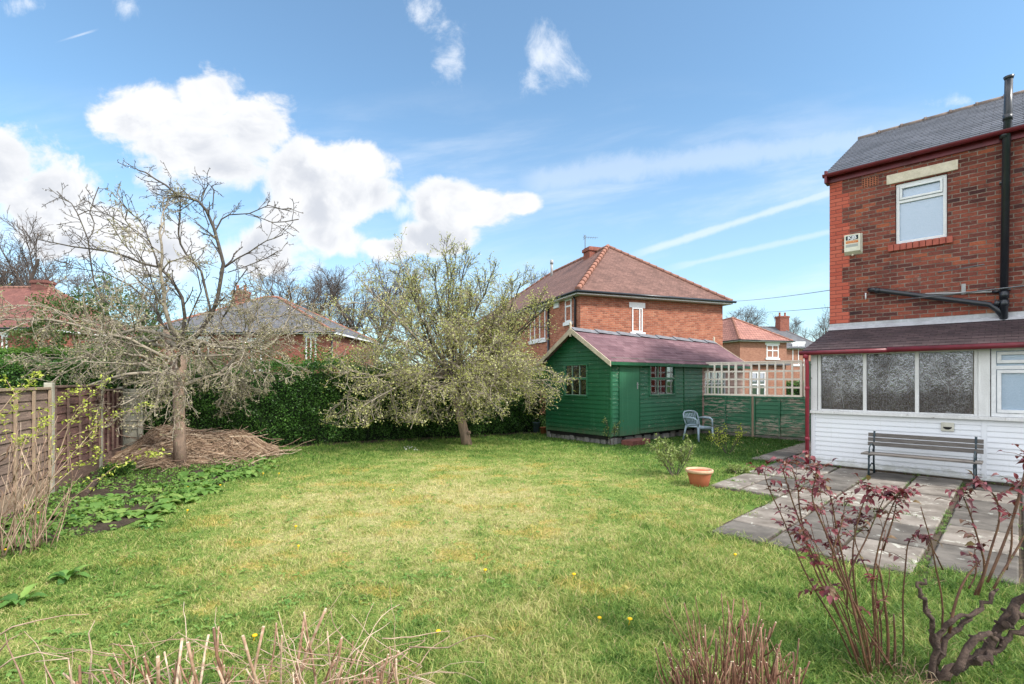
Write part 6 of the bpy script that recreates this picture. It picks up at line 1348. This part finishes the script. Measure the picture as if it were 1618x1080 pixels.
S1 = [([(1365, 1075), (1340, 1000), (1320, 960), (1290, 890), (1270, 840), (1250, 790), (1238, 745)], 0, .010, 4), ([(1370, 1070), (1335, 985), (1300, 930), (1275, 870), (1262, 800), (1262, 770), (1250, 735)], .08, .009, 4),
      ([(1375, 1070), (1350, 960), (1335, 900), (1325, 850), (1318, 810), (1312, 780), (1300, 760)], -.05, .009, 4), ([(1380, 1070), (1362, 1000), (1350, 930), (1345, 880), (1352, 840), (1360, 800), (1372, 775)], .05, .009, 4),
      ([(1360, 1070), (1330, 1000), (1296, 945), (1268, 900), (1240, 825), (1215, 775), (1208, 748)], .1, .008, 3), ([(1385, 1070), (1385, 1000), (1376, 930), (1385, 870), (1400, 820), (1415, 790), (1420, 780)], 0, .009, 3),
      ([(1372, 1065), (1345, 940), (1320, 880), (1300, 830), (1282, 790), (1285, 765), (1292, 745)], -.1, .009, 4), ([(1378, 1070), (1368, 980), (1330, 920), (1310, 880), (1330, 835), (1335, 800)], -.06, .008, 3),
      ([(1390, 1070), (1395, 1000), (1390, 950), (1360, 880), (1352, 860), (1350, 830)], .12, .007, 3), ([(1400, 1075), (1405, 1020), (1398, 960), (1392, 905), (1385, 890)], 0, .013, 0), ([(1410, 1075), (1415, 1020), (1412, 970)], .05, .013, 0), ([(1388, 1072), (1392, 1010), (1384, 955), (1376, 920)], -.05, .008, 2),
      ([(1425, 1075), (1430, 1000), (1425, 940), (1432, 880), (1436, 850), (1452, 845)], .1, .008, 2), ([(1345, 1000), (1330, 950), (1316, 935), (1290, 930)], -.02, .006, 1), ([(1395, 870), (1412, 820), (1416, 795)], 0, .008, 2), ([(1338, 960), (1340, 900), (1368, 858), (1385, 812), (1398, 785)], .03, .008, 3)]
rg2 = random.Random(77)
for k in range(9):
    x0 = rg2.uniform(1355, 1420); xt = rg2.uniform(1225, 1440); yt = rg2.uniform(770, 900); S1.append(([(x0, 1072), (x0+(xt-x0)*.35+rg2.uniform(-10, 10), 1000), (x0+(xt-x0)*.7+rg2.uniform(-12, 12), 1000-(1000-yt)*.5), (xt, yt)], rg2.uniform(-.15, .2), .006, rg2.randint(0, 2)))
S2_ = [([(1480, 1060), (1495, 960), (1478, 890), (1470, 850), (1455, 800)], .1, .008, 0), ([(1490, 900), (1460, 840), (1468, 870)], .1, .006, 0),
       ([(1540, 940), (1560, 900), (1545, 850), (1530, 800), (1518, 775)], .05, .009, 5), ([(1545, 940), (1570, 860), (1580, 820), (1578, 790), (1560, 770)], 0, .009, 5), ([(1560, 920), (1590, 850), (1610, 800), (1618, 745), (1625, 725)], -.05, .010, 4),
       ([(1570, 930), (1600, 880), (1630, 830), (1645, 770), (1640, 740)], -.1, .009, 5), ([(1530, 930), (1545, 905), (1540, 870)], .05, .007, 1), ([(1590, 900), (1600, 860), (1596, 830), (1608, 790), (1612, 770)], 0, .008, 4), ([(1500, 1000), (1510, 940), (1530, 905), (1550, 885)], 0, .011, 0)]
W = [([(1470, 1085), (1500, 1060), (1530, 1045), (1560, 1030), (1585, 985), (1610, 950), (1640, 915)], 0, .026, .019), ([(1540, 1045), (1580, 1030), (1600, 1000), (1640, 985)], -.03, .018, .013), ([(1480, 1075), (1475, 1050), (1495, 1010), (1520, 985), (1550, 960), (1570, 935)], .03, .016, .011), ([(1472, 1070), (1480, 1010), (1500, 980), (1540, 970)], 0, .018, .010), ([(1478, 1045), (1475, 985), (1455, 945), (1450, 925), (1462, 915)], .04, .013, .008), ([(1590, 990), (1610, 970), (1632, 975)], -.05, .02, .012), ([(1500, 1060), (1540, 1010), (1560, 1000), (1575, 1010)], -.04, .018, .012)]
rose('rose bush with many thin thorny stems and dark red leaves before the patio', (1380-809)/F*2.92, 2.92, S1, 2.92, 31, density=1.0)
rose('old rose with thick gnarled woody stump and few red leaves at the right edge', (1480-809)/F*2.8, 2.8, S2_, 2.8, 37, wood=W)
# dry grass round the stump
r = np.random.RandomState(3); mb = MB()
for k in range(150):
    px = r.uniform(1370, 1490); p = at(px, 1085, 2.8); p.z = 0; a = r.uniform(0, 6.28); L = r.uniform(.06, .22); e = r.uniform(.3, 1.4); d = Vector((math.cos(a)*math.cos(e), math.sin(a)*math.cos(e), math.sin(e))); q = p+Vector((0, r.uniform(-.15, .12), 0)); mb.tube([q, q+d*L*.6, q+d*L-Vector((0, 0, L*.25))], [.0022, .0017, .0008], 3)
tag(mb.build('dry_grass', M['straw']), 'dead straw coloured grass around the rose stumps', 'dry grass', kind='stuff')
